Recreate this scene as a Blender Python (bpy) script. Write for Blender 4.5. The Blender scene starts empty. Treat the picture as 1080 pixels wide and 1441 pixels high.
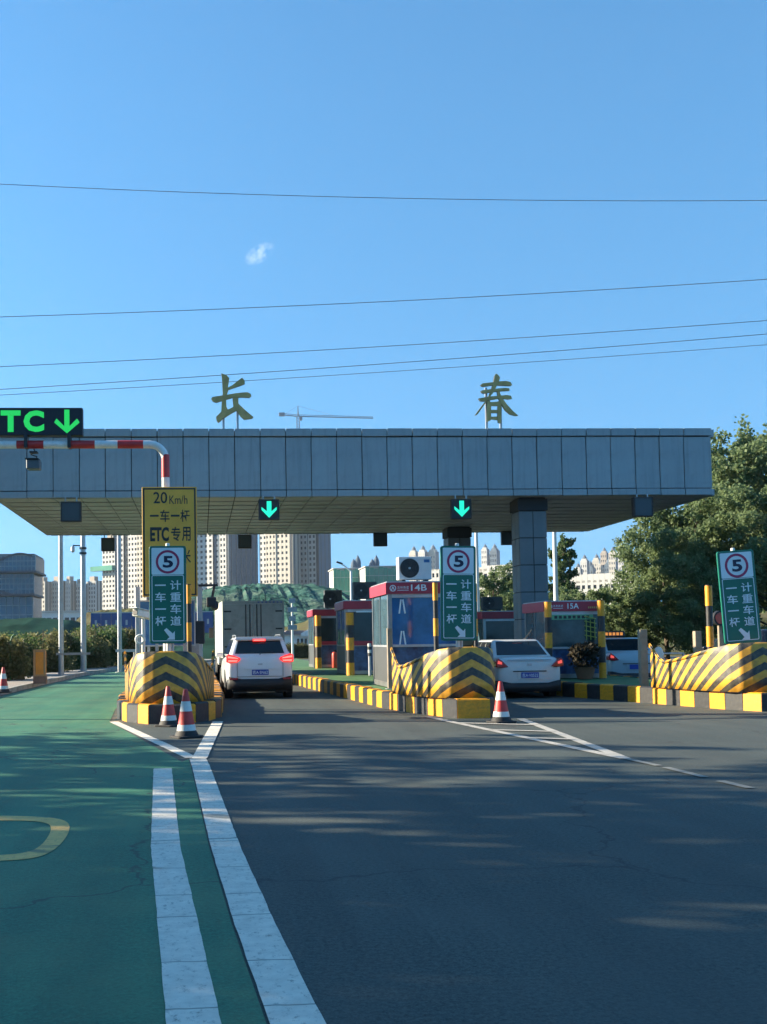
import bpy, bmesh, math, random
import numpy as np
from mathutils import Vector, Matrix
random.seed(7); np.random.seed(7)
R = math.radians
scene = bpy.context.scene
COL = scene.collection

# ------------------------------------------------------------------ camera
LENS, EYE = 40.0, Vector((0, 0, 1.5))
YAW, PITCH, ROLL = R(-4.0), R(3.0), R(-0.8)
MC = Matrix.Rotation(YAW, 3, 'Z') @ Matrix.Rotation(R(90) + PITCH, 3, 'X') @ Matrix.Rotation(ROLL, 3, 'Z')
_d = MC.transposed() @ Vector((0, 1, 0))
K = LENS / 36.0
SHX = _d.x / -_d.z * K - (283 - 540) / 1441
SHY = _d.y / -_d.z * K + (903.5 - 720.5) / 1441
cam = bpy.data.cameras.new('camera'); cam.lens = LENS; cam.sensor_width = 36; cam.sensor_fit = 'AUTO'
cam.shift_x, cam.shift_y = SHX, SHY
cam.clip_start, cam.clip_end = 0.1, 9000
camo = bpy.data.objects.new('camera', cam); COL.objects.link(camo)
camo.matrix_world = Matrix.Translation(EYE) @ MC.to_4x4()
scene.camera = camo

# ------------------------------------------------------------------ sky, sun, exposure
SUN_EL, SUN_AZ = R(20.5), R(-74.0)          # azimuth from +Y, clockwise positive
world = bpy.data.worlds.new('World'); scene.world = world; world.use_nodes = True
wn, wl = world.node_tree.nodes, world.node_tree.links
bg = wn['Background']
sky = wn.new('ShaderNodeTexSky'); sky.sky_type = 'NISHITA'; sky.sun_disc = False
sky.sun_elevation, sky.sun_rotation = SUN_EL, SUN_AZ
sky.air_density, sky.dust_density, sky.ozone_density, sky.altitude = 1.0, 0.15, 3.5, 0
bg.inputs['Strength'].default_value = 0.078
sundir = Vector((math.sin(SUN_AZ) * math.cos(SUN_EL), math.cos(SUN_AZ) * math.cos(SUN_EL), math.sin(SUN_EL)))
sl = bpy.data.lights.new('sun', 'SUN'); sl.energy = 5.0; sl.angle = R(0.53); sl.color = (1.0, 0.86, 0.64)
so = bpy.data.objects.new('sun', sl); COL.objects.link(so)
so.rotation_euler = (-sundir).to_track_quat('-Z', 'Y').to_euler()
so.location = sundir * 80
vs = scene.view_settings
scene.display_settings.display_device = 'sRGB'
vs.view_transform = 'Standard'; vs.look = 'None'; vs.exposure = 1.62; vs.gamma = 1.0; vs.use_curve_mapping = False
scene.cycles.use_denoising = True; scene.cycles.use_adaptive_sampling = True; scene.cycles.adaptive_threshold = 0.02
scene.cycles.max_bounces = 5; scene.cycles.diffuse_bounces = 3; scene.cycles.glossy_bounces = 2; scene.cycles.transmission_bounces = 2

def ray(u, v):
    c = Vector((((u - 540) / 1441 + SHX) / K, (-(v - 720.5) / 1441 + SHY) / K, -1))
    return MC @ c
def P(u, v, Y):                              # point seen at photo pixel (u, v), Y metres down the lanes
    d = ray(u, v); return EYE + d * (Y / d.y)
def G(u, v, z=0.0):                          # point on the ground
    d = ray(u, v); return EYE + d * ((z - EYE.z) / d.z)

# one small wisp of cloud, high in the sky dome
def add_cloud():
    c = ray(366, 357).normalized()
    right = Vector((0, 0, 1)).cross(c).normalized(); up = c.cross(right)
    tc = wn.new('ShaderNodeTexCoord')
    def dot(v):
        n = wn.new('ShaderNodeVectorMath'); n.operation = 'DOT_PRODUCT'; n.inputs[1].default_value = v
        wl.new(tc.outputs['Generated'], n.inputs[0]); return n.outputs['Value']
    def m(op, a, b=None):
        n = wn.new('ShaderNodeMath'); n.operation = op
        for i, x in enumerate((a, b)):
            if x is None: continue
            if isinstance(x, (int, float)): n.inputs[i].default_value = x
            else: wl.new(x, n.inputs[i])
        return n.outputs[0]
    a, b = dot(right), dot(up)
    b2 = m('SUBTRACT', b, m('MULTIPLY', a, -0.35))
    q = m('ADD', m('POWER', m('ABSOLUTE', m('DIVIDE', a, 0.0135)), 2.0), m('POWER', m('ABSOLUTE', m('DIVIDE', b2, 0.0085)), 2.0))
    nz = wn.new('ShaderNodeTexNoise'); nz.inputs['Scale'].default_value = 115; nz.inputs['Detail'].default_value = 5
    wl.new(tc.outputs['Generated'], nz.inputs['Vector'])
    f = m('MULTIPLY', m('MAXIMUM', m('SUBTRACT', 1.0, q), 0.0), m('MAXIMUM', m('MULTIPLY', m('SUBTRACT', nz.outputs['Fac'], 0.36), 3.4), 0.0))
    front = m('GREATER_THAN', dot(c), 0.9)
    f = m('MINIMUM', m('MULTIPLY', m('MULTIPLY', f, front), 0.55), 0.42)
    # clear evening sky: the bright band at the horizon is thin, so the deeper blue reaches lower
    sx = wn.new('ShaderNodeSeparateXYZ'); wl.new(tc.outputs['Generated'], sx.inputs[0])
    cb = wn.new('ShaderNodeCombineXYZ'); wl.new(sx.outputs[0], cb.inputs[0]); wl.new(sx.outputs[1], cb.inputs[1])
    wl.new(m('ADD', m('MULTIPLY', sx.outputs[2], 0.42), 0.20), cb.inputs[2])
    nv = wn.new('ShaderNodeVectorMath'); nv.operation = 'NORMALIZE'; wl.new(cb.outputs[0], nv.inputs[0]); wl.new(nv.outputs[0], sky.inputs['Vector'])
    mx = wn.new('ShaderNodeMix'); mx.data_type = 'RGBA'
    tint = wn.new('ShaderNodeMix'); tint.data_type = 'RGBA'; tint.blend_type = 'MULTIPLY'; tint.inputs[0].default_value = 1
    wl.new(sky.outputs[0], tint.inputs[6]); tint.inputs[7].default_value = (0.56, 0.95, 1.05, 1)
    wl.new(f, mx.inputs[0]); wl.new(tint.outputs[2], mx.inputs[6]); mx.inputs[7].default_value = (5.2, 6.0, 6.6, 1)
    wl.new(mx.outputs[2], bg.inputs['Color'])
add_cloud()

# ------------------------------------------------------------------ materials
MATS = {}
def mat(name, col, rough=0.6, metal=0.0, var=0.0, scale=3.0, col2=None, bump=0.0, bscale=60, emit=0.0, spec=0.5, dirt=None, detail=4.0, coat=0.0, objvar=0.0, streak=0.0, bdist=0.02):
    if name in MATS: return MATS[name]
    m = bpy.data.materials.new(name); m.use_nodes = True; MATS[name] = m
    nt = m.node_tree; b = nt.nodes['Principled BSDF']
    c4 = (*col, 1)
    b.inputs['Base Color'].default_value = c4; b.inputs['Roughness'].default_value = rough; b.inputs['Metallic'].default_value = metal
    b.inputs['Specular IOR Level'].default_value = spec; b.inputs['Coat Weight'].default_value = coat
    out = None
    tc = nt.nodes.new('ShaderNodeTexCoord')
    if var or col2:
        n = nt.nodes.new('ShaderNodeTexNoise'); n.inputs['Scale'].default_value = scale; n.inputs['Detail'].default_value = detail; n.inputs['Roughness'].default_value = 0.65
        nt.links.new(tc.outputs['Object'], n.inputs['Vector'])
        r = nt.nodes.new('ShaderNodeValToRGB'); r.color_ramp.elements[0].position = 0.34; r.color_ramp.elements[1].position = 0.68
        lo = tuple(max(0, x * (1 - var)) for x in col); hi = col2 or tuple(min(1, x * (1 + var)) for x in col)
        r.color_ramp.elements[0].color = (*lo, 1); r.color_ramp.elements[1].color = (*hi, 1)
        nt.links.new(n.outputs['Fac'], r.inputs['Fac']); out = r.outputs['Color']
    if objvar:
        oi = nt.nodes.new('ShaderNodeObjectInfo'); h = nt.nodes.new('ShaderNodeHueSaturation')
        mr = nt.nodes.new('ShaderNodeMapRange'); mr.inputs['To Min'].default_value = 1 - objvar; mr.inputs['To Max'].default_value = 1 + objvar
        nt.links.new(oi.outputs['Random'], mr.inputs['Value']); nt.links.new(mr.outputs[0], h.inputs['Value'])
        if out: nt.links.new(out, h.inputs['Color'])
        else: h.inputs['Color'].default_value = c4
        out = h.outputs['Color']
    if dirt:                                 # (colour, amount, scale): stains with a shape of their own
        n = nt.nodes.new('ShaderNodeTexNoise'); n.inputs['Scale'].default_value = dirt[2]; n.inputs['Detail'].default_value = 7; n.inputs['Roughness'].default_value = 0.7
        nt.links.new(tc.outputs['Object'], n.inputs['Vector'])
        r = nt.nodes.new('ShaderNodeMapRange'); r.inputs['From Min'].default_value = 0.5; r.inputs['From Max'].default_value = 0.72; r.inputs['To Max'].default_value = dirt[1]
        nt.links.new(n.outputs['Fac'], r.inputs['Value'])
        x = nt.nodes.new('ShaderNodeMix'); x.data_type = 'RGBA'; nt.links.new(r.outputs[0], x.inputs[0])
        if out: nt.links.new(out, x.inputs[6])
        else: x.inputs[6].default_value = c4
        x.inputs[7].default_value = (*dirt[0], 1); out = x.outputs[2]
    if streak:                               # rain streaks running down the face
        mp = nt.nodes.new('ShaderNodeMapping'); mp.inputs['Scale'].default_value = (9, 9, 0.5)
        ge = nt.nodes.new('ShaderNodeNewGeometry'); nt.links.new(ge.outputs['Position'], mp.inputs[0])
        n = nt.nodes.new('ShaderNodeTexNoise'); n.inputs['Scale'].default_value = 1.0; n.inputs['Detail'].default_value = 5; nt.links.new(mp.outputs[0], n.inputs['Vector'])
        r = nt.nodes.new('ShaderNodeMapRange'); r.inputs['From Min'].default_value = 0.5; r.inputs['From Max'].default_value = 0.75; r.inputs['To Max'].default_value = streak
        nt.links.new(n.outputs['Fac'], r.inputs['Value'])
        x = nt.nodes.new('ShaderNodeMix'); x.data_type = 'RGBA'; nt.links.new(r.outputs[0], x.inputs[0])
        if out: nt.links.new(out, x.inputs[6])
        else: x.inputs[6].default_value = c4
        x.inputs[7].default_value = (*[c * .45 for c in col], 1); out = x.outputs[2]
    if out: nt.links.new(out, b.inputs['Base Color'])
    if bump:
        n = nt.nodes.new('ShaderNodeTexNoise'); n.inputs['Scale'].default_value = bscale; n.inputs['Detail'].default_value = 3
        nt.links.new(tc.outputs['Object'], n.inputs['Vector'])
        bp = nt.nodes.new('ShaderNodeBump'); bp.inputs['Strength'].default_value = bump; bp.inputs['Distance'].default_value = bdist
        nt.links.new(n.outputs['Fac'], bp.inputs['Height']); nt.links.new(bp.outputs[0], b.inputs['Normal'])
    if emit:
        b.inputs['Emission Color'].default_value = c4; b.inputs['Emission Strength'].default_value = emit
    return m

def stripe_mat():
    m = bpy.data.materials.new('chevron_paint'); m.use_nodes = True
    nt = m.node_tree; b = nt.nodes['Principled BSDF']; L = nt.links
    def M(op, a, c=None):
        n = nt.nodes.new('ShaderNodeMath'); n.operation = op
        for i, x in enumerate((a, c)):
            if x is None: continue
            if isinstance(x, (int, float)): n.inputs[i].default_value = x
            else: L.new(x, n.inputs[i])
        return n.outputs[0]
    uv = nt.nodes.new('ShaderNodeUVMap'); sp = nt.nodes.new('ShaderNodeSeparateXYZ'); L.new(uv.outputs[0], sp.inputs[0])
    tc = nt.nodes.new('ShaderNodeTexCoord'); nz = nt.nodes.new('ShaderNodeTexNoise'); nz.inputs['Scale'].default_value = 9; nz.inputs['Detail'].default_value = 6
    L.new(tc.outputs['Object'], nz.inputs['Vector'])
    au = M('ABSOLUTE', sp.outputs['X'])
    g = M('ADD', M('MULTIPLY', au, 0.45), M('MULTIPLY', M('POWER', au, 2.0), 0.13))
    f = M('FRACT', M('DIVIDE', M('ADD', M('ADD', sp.outputs['Y'], g), M('MULTIPLY', nz.outputs['Fac'], 0.02)), 0.30))
    w = M('GREATER_THAN', f, 0.5)
    r1 = nt.nodes.new('ShaderNodeValToRGB'); r1.color_ramp.elements[0].color = (0.55, 0.26, 0.022, 1); r1.color_ramp.elements[1].color = (0.76, 0.38, 0.035, 1)
    r2 = nt.nodes.new('ShaderNodeValToRGB'); r2.color_ramp.elements[0].color = (0.018, 0.02, 0.024, 1); r2.color_ramp.elements[1].color = (0.10, 0.085, 0.055, 1)
    for r in (r1, r2):
        L.new(nz.outputs['Fac'], r.inputs['Fac']); r.color_ramp.elements[0].position = 0.35; r.color_ramp.elements[1].position = 0.72
    x = nt.nodes.new('ShaderNodeMix'); x.data_type = 'RGBA'; L.new(w, x.inputs[0]); L.new(r1.outputs[0], x.inputs[6]); L.new(r2.outputs[0], x.inputs[7])
    n2 = nt.nodes.new('ShaderNodeTexNoise'); n2.inputs['Scale'].default_value = 3.5; n2.inputs['Detail'].default_value = 8; n2.inputs['Roughness'].default_value = 0.75
    L.new(tc.outputs['Object'], n2.inputs['Vector'])
    mr = nt.nodes.new('ShaderNodeMapRange'); mr.inputs['From Min'].default_value = 0.52; mr.inputs['From Max'].default_value = 0.75; mr.inputs['To Max'].default_value = 0.5
    L.new(n2.outputs['Fac'], mr.inputs['Value'])
    y = nt.nodes.new('ShaderNodeMix'); y.data_type = 'RGBA'; L.new(mr.outputs[0], y.inputs[0]); L.new(x.outputs[2], y.inputs[6]); y.inputs[7].default_value = (0.20, 0.15, 0.08, 1)
    L.new(y.outputs[2], b.inputs['Base Color']); b.inputs['Roughness'].default_value = 0.48
    bp = nt.nodes.new('ShaderNodeBump'); bp.inputs['Strength'].default_value = 0.25; bp.inputs['Distance'].default_value = 0.02; L.new(n2.outputs['Fac'], bp.inputs['Height']); L.new(bp.outputs[0], b.inputs['Normal'])
    return m

def asphalt(name, base, spread, patch, rough=0.85, wear=0.0):
    m = bpy.data.materials.new(name); m.use_nodes = True; MATS[name] = m
    nt = m.node_tree; b = nt.nodes['Principled BSDF']; L = nt.links
    tc = nt.nodes.new('ShaderNodeTexCoord')
    def noise(s, d, sc=(1, 1, 1), ro=0.6):
        mp = nt.nodes.new('ShaderNodeMapping'); mp.inputs['Scale'].default_value = sc; L.new(tc.outputs['Object'], mp.inputs[0])
        n = nt.nodes.new('ShaderNodeTexNoise'); n.inputs['Scale'].default_value = s; n.inputs['Detail'].default_value = d; n.inputs['Roughness'].default_value = ro
        L.new(mp.outputs[0], n.inputs['Vector']); return n.outputs['Fac']
    fine, mid, lane, gr2 = noise(95, 3), noise(0.7, 5), noise(1.6, 5, (1, 0.07, 1)), noise(34, 4, ro=0.75)
    ga = nt.nodes.new('ShaderNodeMath'); ga.operation = 'MULTIPLY_ADD'; ga.inputs[1].default_value = 0.6; L.new(gr2, ga.inputs[0])
    gb_ = nt.nodes.new('ShaderNodeMath'); gb_.operation = 'MULTIPLY'; gb_.inputs[1].default_value = 0.4; L.new(fine, gb_.inputs[0]); L.new(gb_.outputs[0], ga.inputs[2]); grain = ga.outputs[0]
    r = nt.nodes.new('ShaderNodeValToRGB'); r.color_ramp.elements[0].position = 0.33; r.color_ramp.elements[1].position = 0.68
    r.color_ramp.elements[0].color = (*[x * (1 - spread) for x in base], 1); r.color_ramp.elements[1].color = (*[x * (1 + spread) for x in base], 1)
    L.new(grain, r.inputs['Fac'])
    x = nt.nodes.new('ShaderNodeMix'); x.data_type = 'RGBA'; x.blend_type = 'MIX'
    mr = nt.nodes.new('ShaderNodeMapRange'); mr.inputs['From Min'].default_value = 0.4; mr.inputs['From Max'].default_value = 0.7; mr.inputs['To Max'].default_value = 0.6
    L.new(mid, mr.inputs['Value']); L.new(mr.outputs[0], x.inputs[0]); L.new(r.outputs[0], x.inputs[6]); x.inputs[7].default_value = (*patch, 1)
    y = nt.nodes.new('ShaderNodeMix'); y.data_type = 'RGBA'; y.blend_type = 'MULTIPLY'
    m2 = nt.nodes.new('ShaderNodeMapRange'); m2.inputs['From Min'].default_value = 0.35; m2.inputs['From Max'].default_value = 0.65; m2.inputs['To Min'].default_value = 0.0; m2.inputs['To Max'].default_value = 0.8
    L.new(lane, m2.inputs['Value']); L.new(m2.outputs[0], y.inputs[0]); L.new(x.outputs[2], y.inputs[6]); y.inputs[7].default_value = (0.62, 0.62, 0.64, 1)
    out = y.outputs[2]
    if wear:                                 # scraped and oil-dark spots
        sp = noise(2.3, 8, ro=0.8); m3 = nt.nodes.new('ShaderNodeMapRange'); m3.inputs['From Min'].default_value = 0.6; m3.inputs['From Max'].default_value = 0.72; m3.inputs['To Max'].default_value = wear
        L.new(sp, m3.inputs['Value']); z = nt.nodes.new('ShaderNodeMix'); z.data_type = 'RGBA'; L.new(m3.outputs[0], z.inputs[0]); L.new(out, z.inputs[6]); z.inputs[7].default_value = (0.022, 0.023, 0.024, 1); out = z.outputs[2]
    vor = nt.nodes.new('ShaderNodeTexVoronoi'); vor.feature = 'DISTANCE_TO_EDGE'; vor.inputs['Scale'].default_value = 0.23
    wv = nt.nodes.new('ShaderNodeTexNoise'); wv.inputs['Scale'].default_value = 1.6; wv.inputs['Detail'].default_value = 6; L.new(tc.outputs['Object'], wv.inputs['Vector'])
    ad = nt.nodes.new('ShaderNodeVectorMath'); ad.operation = 'MULTIPLY_ADD'; ad.inputs[1].default_value = (0.9, 0.9, 0.9); L.new(wv.outputs['Color'], ad.inputs[0]); L.new(tc.outputs['Object'], ad.inputs[2]); L.new(ad.outputs[0], vor.inputs['Vector'])
    ck = nt.nodes.new('ShaderNodeMapRange'); ck.inputs['From Min'].default_value = 0.0015; ck.inputs['From Max'].default_value = 0.005; ck.inputs['To Min'].default_value = 0.65; ck.inputs['To Max'].default_value = 0.0; L.new(vor.outputs['Distance'], ck.inputs['Value'])
    zc_ = nt.nodes.new('ShaderNodeMix'); zc_.data_type = 'RGBA'; L.new(ck.outputs[0], zc_.inputs[0]); L.new(out, zc_.inputs[6]); zc_.inputs[7].default_value = (0.02, 0.021, 0.022, 1); out = zc_.outputs[2]
    L.new(out, b.inputs['Base Color']); b.inputs['Roughness'].default_value = rough
    bp = nt.nodes.new('ShaderNodeBump'); bp.inputs['Strength'].default_value = 0.5; bp.inputs['Distance'].default_value = 0.01; L.new(grain, bp.inputs['Height']); L.new(bp.outputs[0], b.inputs['Normal'])
    return m

def cracked_paint(name, col, under):
    m = bpy.data.materials.new(name); m.use_nodes = True; MATS[name] = m
    nt = m.node_tree; b = nt.nodes['Principled BSDF']; L = nt.links
    tc = nt.nodes.new('ShaderNodeTexCoord')
    def noise(s, d, sc=(1, 1, 1), ro=0.6):
        mp = nt.nodes.new('ShaderNodeMapping'); mp.inputs['Scale'].default_value = sc; L.new(tc.outputs['Object'], mp.inputs[0])
        n = nt.nodes.new('ShaderNodeTexNoise'); n.inputs['Scale'].default_value = s; n.inputs['Detail'].default_value = d; n.inputs['Roughness'].default_value = ro
        L.new(mp.outputs[0], n.inputs['Vector']); return n.outputs['Fac']
    base = noise(7, 6, ro=0.7); r = nt.nodes.new('ShaderNodeValToRGB'); r.color_ramp.elements[0].position = 0.3; r.color_ramp.elements[1].position = 0.7
    r.color_ramp.elements[0].color = (*[c * 0.72 for c in col], 1); r.color_ramp.elements[1].color = (*col, 1); L.new(base, r.inputs['Fac'])
    vor = nt.nodes.new('ShaderNodeTexVoronoi'); vor.feature = 'DISTANCE_TO_EDGE'; vor.inputs['Scale'].default_value = 1.0
    mp = nt.nodes.new('ShaderNodeMapping'); mp.inputs['Scale'].default_value = (0.10, 1.25, 1); L.new(tc.outputs['Object'], mp.inputs[0])
    wv = nt.nodes.new('ShaderNodeTexNoise'); wv.inputs['Scale'].default_value = 5; L.new(tc.outputs['Object'], wv.inputs['Vector'])
    ad = nt.nodes.new('ShaderNodeVectorMath'); ad.operation = 'MULTIPLY_ADD'; ad.inputs[1].default_value = (0.05, 0.05, 0.05); L.new(wv.outputs['Color'], ad.inputs[0]); L.new(mp.outputs[0], ad.inputs[2]); L.new(ad.outputs[0], vor.inputs['Vector'])
    cr = nt.nodes.new('ShaderNodeMapRange'); cr.inputs['From Min'].default_value = 0.004; cr.inputs['From Max'].default_value = 0.012; cr.inputs['To Min'].default_value = 0.75; cr.inputs['To Max'].default_value = 0.0; L.new(vor.outputs['Distance'], cr.inputs['Value'])
    sp = noise(30, 6, (1, .6, 1), ro=0.8); ch = nt.nodes.new('ShaderNodeMapRange'); ch.inputs['From Min'].default_value = 0.55; ch.inputs['From Max'].default_value = 0.66; ch.inputs['To Max'].default_value = 0.7; L.new(sp, ch.inputs['Value'])
    mx = nt.nodes.new('ShaderNodeMath'); mx.operation = 'MAXIMUM'; L.new(cr.outputs[0], mx.inputs[0]); L.new(ch.outputs[0], mx.inputs[1])
    y = nt.nodes.new('ShaderNodeMix'); y.data_type = 'RGBA'; L.new(mx.outputs[0], y.inputs[0]); L.new(r.outputs[0], y.inputs[6]); y.inputs[7].default_value = (*under, 1)
    L.new(y.outputs[2], b.inputs['Base Color']); b.inputs['Roughness'].default_value = 0.7
    return m

def leaf_mat(name, c1, c2):
    m = bpy.data.materials.new(name); m.use_nodes = True; MATS[name] = m
    nt = m.node_tree; b = nt.nodes['Principled BSDF']; L = nt.links
    tc = nt.nodes.new('ShaderNodeTexCoord'); n = nt.nodes.new('ShaderNodeTexNoise'); n.inputs['Scale'].default_value = 2.2; n.inputs['Detail'].default_value = 6; n.inputs['Roughness'].default_value = 0.8
    L.new(tc.outputs['Object'], n.inputs['Vector'])
    r = nt.nodes.new('ShaderNodeValToRGB'); r.color_ramp.elements[0].position = 0.36; r.color_ramp.elements[1].position = 0.66
    r.color_ramp.elements[0].color = (*c1, 1); r.color_ramp.elements[1].color = (*c2, 1); L.new(n.outputs['Fac'], r.inputs['Fac'])
    L.new(r.outputs[0], b.inputs['Base Color']); b.inputs['Roughness'].default_value = 0.55; b.inputs['Specular IOR Level'].default_value = 0.25
    t = nt.nodes.new('ShaderNodeBsdfTranslucent'); L.new(r.outputs[0], t.inputs['Color'])
    ms = nt.nodes.new('ShaderNodeMixShader'); ms.inputs[0].default_value = 0.5
    L.new(b.outputs[0], ms.inputs[1]); L.new(t.outputs[0], ms.inputs[2]); L.new(ms.outputs[0], nt.nodes['Material Output'].inputs['Surface'])
    return m

WHITE = mat('white_paint', (0.72, 0.72, 0.70), 0.45, var=0.08, scale=5, dirt=((0.3, 0.27, 0.22), 0.35, 4))
YEL = mat('yellow_paint', (0.75, 0.305, 0.008), 0.5, var=0.18, scale=6, dirt=((0.20, 0.12, 0.05), 0.55, 5))
BLK = mat('black_paint', (0.020, 0.022, 0.026), 0.5, var=0.3, scale=6, dirt=((0.10, 0.09, 0.07), 0.4, 5))
RED = mat('red_paint', (0.50, 0.028, 0.03), 0.45, var=0.12, scale=5, dirt=((0.2, 0.1, 0.08), 0.3, 6))
DARK = mat('dark_housing', (0.018, 0.02, 0.024), 0.5, var=0.2)
STEEL = mat('galvanised_steel', (0.42, 0.44, 0.46), 0.42, metal=0.6, var=0.12, scale=4)
BRUSH = mat('brushed_steel', (0.30, 0.31, 0.31), 0.38, metal=0.75, var=0.15, scale=3)
BROWNPOST = mat('weathered_post', (0.28, 0.23, 0.17), 0.6, var=0.2, scale=5)
PANEL = mat('aluminium_panel', (0.265, 0.315, 0.34), 0.42, metal=0.25, var=0.06, scale=1.1, objvar=0.05, dirt=((0.14, 0.16, 0.18), 0.35, 1.7), streak=0.3)
LIP = mat('aluminium_lip', (0.25, 0.30, 0.325), 0.42, metal=0.25, var=0.07, scale=1.3, objvar=0.06, streak=0.3)
SOFF = mat('soffit_panel', (0.31, 0.345, 0.385), 0.55, metal=0.1, var=0.08, scale=0.9, objvar=0.07, dirt=((0.2, 0.19, 0.17), 0.4, 1.1))
JOINT = mat('panel_joint', (0.03, 0.035, 0.04), 0.8)
GREEN = mat('sign_green', (0.0, 0.135, 0.095), 0.45, var=0.08)
SIGNWHITE = mat('sign_white', (0.66, 0.76, 0.80), 0.45, var=0.04)
SIGNYEL = mat('sign_yellow', (0.84, 0.41, 0.05), 0.5, var=0.08, scale=2)
SIGNBLK = mat('sign_black', (0.02, 0.02, 0.025), 0.5)
SIGNRED = mat('sign_red', (0.34, 0.02, 0.09), 0.45)
LEDG = mat('led_green', (0.015, 0.42, 0.075), 0.6, emit=0.42)
ARROWG = mat('lit_arrow', (0.015, 0.60, 0.36), 0.6, emit=0.5)
CHEV = stripe_mat()

# ------------------------------------------------------------------ mesh helpers
class MB:
    def __init__(s): s.v, s.f = [], []
    def add(s, vs, fs):
        n = len(s.v); s.v += [tuple(p) for p in vs]; s.f += [tuple(i + n for i in f) for f in fs]; return s
    def box(s, x0, x1, y0, y1, z0, z1):
        return s.add([(x0, y0, z0), (x1, y0, z0), (x1, y1, z0), (x0, y1, z0), (x0, y0, z1), (x1, y0, z1), (x1, y1, z1), (x0, y1, z1)],
                     [(0, 3, 2, 1), (4, 5, 6, 7), (0, 1, 5, 4), (1, 2, 6, 5), (2, 3, 7, 6), (3, 0, 4, 7)])
    def cyl(s, a, b, r0, r1=None, n=12, caps=True):
        a, b = Vector(a), Vector(b); r1 = r0 if r1 is None else r1
        d = (b - a).normalized(); x = d.orthogonal().normalized(); y = d.cross(x)
        vs = []
        for p, r in ((a, r0), (b, r1)):
            for k in range(n):
                t = 2 * math.pi * k / n; vs.append(p + (x * math.cos(t) + y * math.sin(t)) * r)
        fs = [(k, (k + 1) % n, n + (k + 1) % n, n + k) for k in range(n)]
        if caps: fs += [tuple(range(n - 1, -1, -1)), tuple(range(n, 2 * n))]
        return s.add(vs, fs)
    def tube(s, pts, r, n=10):
        pts = [Vector(p) for p in pts]; rings = []; x = None
        for i, p in enumerate(pts):
            d = (pts[min(i + 1, len(pts) - 1)] - pts[max(i - 1, 0)]).normalized()
            x = d.orthogonal().normalized() if x is None else (x - d * x.dot(d)).normalized()
            y = d.cross(x); rr = r[i] if isinstance(r, (list, tuple)) else r
            rings.append([p + (x * math.cos(2 * math.pi * k / n) + y * math.sin(2 * math.pi * k / n)) * rr for k in range(n)])
        vs = [q for g in rings for q in g]; fs = []
        for i in range(len(pts) - 1):
            for k in range(n): fs.append((i * n + k, i * n + (k + 1) % n, (i + 1) * n + (k + 1) % n, (i + 1) * n + k))
        fs += [tuple(range(n - 1, -1, -1)), tuple(range((len(pts) - 1) * n, len(pts) * n))]
        return s.add(vs, fs)
    def prism(s, poly, y0, y1):              # polygon in x,z extruded along y (thin plates, signs, letters)
        a = sum(poly[i][0] * poly[(i + 1) % len(poly)][1] - poly[(i + 1) % len(poly)][0] * poly[i][1] for i in range(len(poly)))
        if a < 0: poly = poly[::-1]
        n = len(poly)
        return s.add([(p[0], y0, p[1]) for p in poly] + [(p[0], y1, p[1]) for p in poly],
                     [tuple(range(n)), tuple(range(2 * n - 1, n - 1, -1))] + [(i, n + i, n + (i + 1) % n, (i + 1) % n) for i in range(n)])
    def slab(s, poly, z0, z1):               # polygon in x,y extruded upwards
        a = sum(poly[i][0] * poly[(i + 1) % len(poly)][1] - poly[(i + 1) % len(poly)][0] * poly[i][1] for i in range(len(poly)))
        if a < 0: poly = poly[::-1]
        n = len(poly)
        return s.add([(p[0], p[1], z0) for p in poly] + [(p[0], p[1], z1) for p in poly],
                     [tuple(range(n - 1, -1, -1)), tuple(range(n, 2 * n))] + [(i, (i + 1) % n, n + (i + 1) % n, n + i) for i in range(n)])
    def sheet(s, poly, z):
        a = sum(poly[i][0] * poly[(i + 1) % len(poly)][1] - poly[(i + 1) % len(poly)][0] * poly[i][1] for i in range(len(poly)))
        if a < 0: poly = poly[::-1]
        return s.add([(p[0], p[1], z) for p in poly], [tuple(range(len(poly)))])
    def lathe(s, prof, n=20, c=(0, 0, 0)):   # profile of (radius, z)
        vs = [(c[0] + r * math.cos(2 * math.pi * k / n), c[1] + r * math.sin(2 * math.pi * k / n), c[2] + z) for r, z in prof for k in range(n)]
        fs = [(i * n + k, i * n + (k + 1) % n, (i + 1) * n + (k + 1) % n, (i + 1) * n + k) for i in range(len(prof) - 1) for k in range(n)]
        fs += [tuple(range(n - 1, -1, -1)), tuple(range((len(prof) - 1) * n, len(prof) * n))]
        return s.add(vs, fs)
    def mesh(s, name='mesh', smooth=None):
        m = bpy.data.meshes.new(name); m.from_pydata(s.v, [], s.f); m.update()
        if smooth:
            m.polygons.foreach_set('use_smooth', [True] * len(m.polygons)); m.set_sharp_from_angle(angle=R(smooth))
        return m

def link(name, data, m=None, parent=None, loc=None):
    if isinstance(data, MB): data = data.mesh(name)
    o = bpy.data.objects.new(name, data); COL.objects.link(o)
    if m is not None and data is not None and not data.materials: data.materials.append(m)
    if loc is not None: o.location = loc
    if parent is not None: o.parent = parent
    return o
def bev(o, w=0.01, n=2):
    b = o.modifiers.new('bevel', 'BEVEL'); b.width = w; b.segments = n; b.limit_method = 'ANGLE'; return o
def tag(o, label, cat, group=None):
    o['label'] = label; o['category'] = cat
    if group: o['group'] = group
    return o
def thing(name, label, cat, loc, group=None, rotz=0.0):
    o = bpy.data.objects.new(name, None); COL.objects.link(o); o.empty_display_size = 0.2
    o.location = loc; o.rotation_euler = (0, 0, rotz); return tag(o, label, cat, group)
def struct(name, data, m, parent=None):
    o = link(name, data, m, parent)
    if parent is None: o['kind'] = 'structure'
    return o
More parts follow.
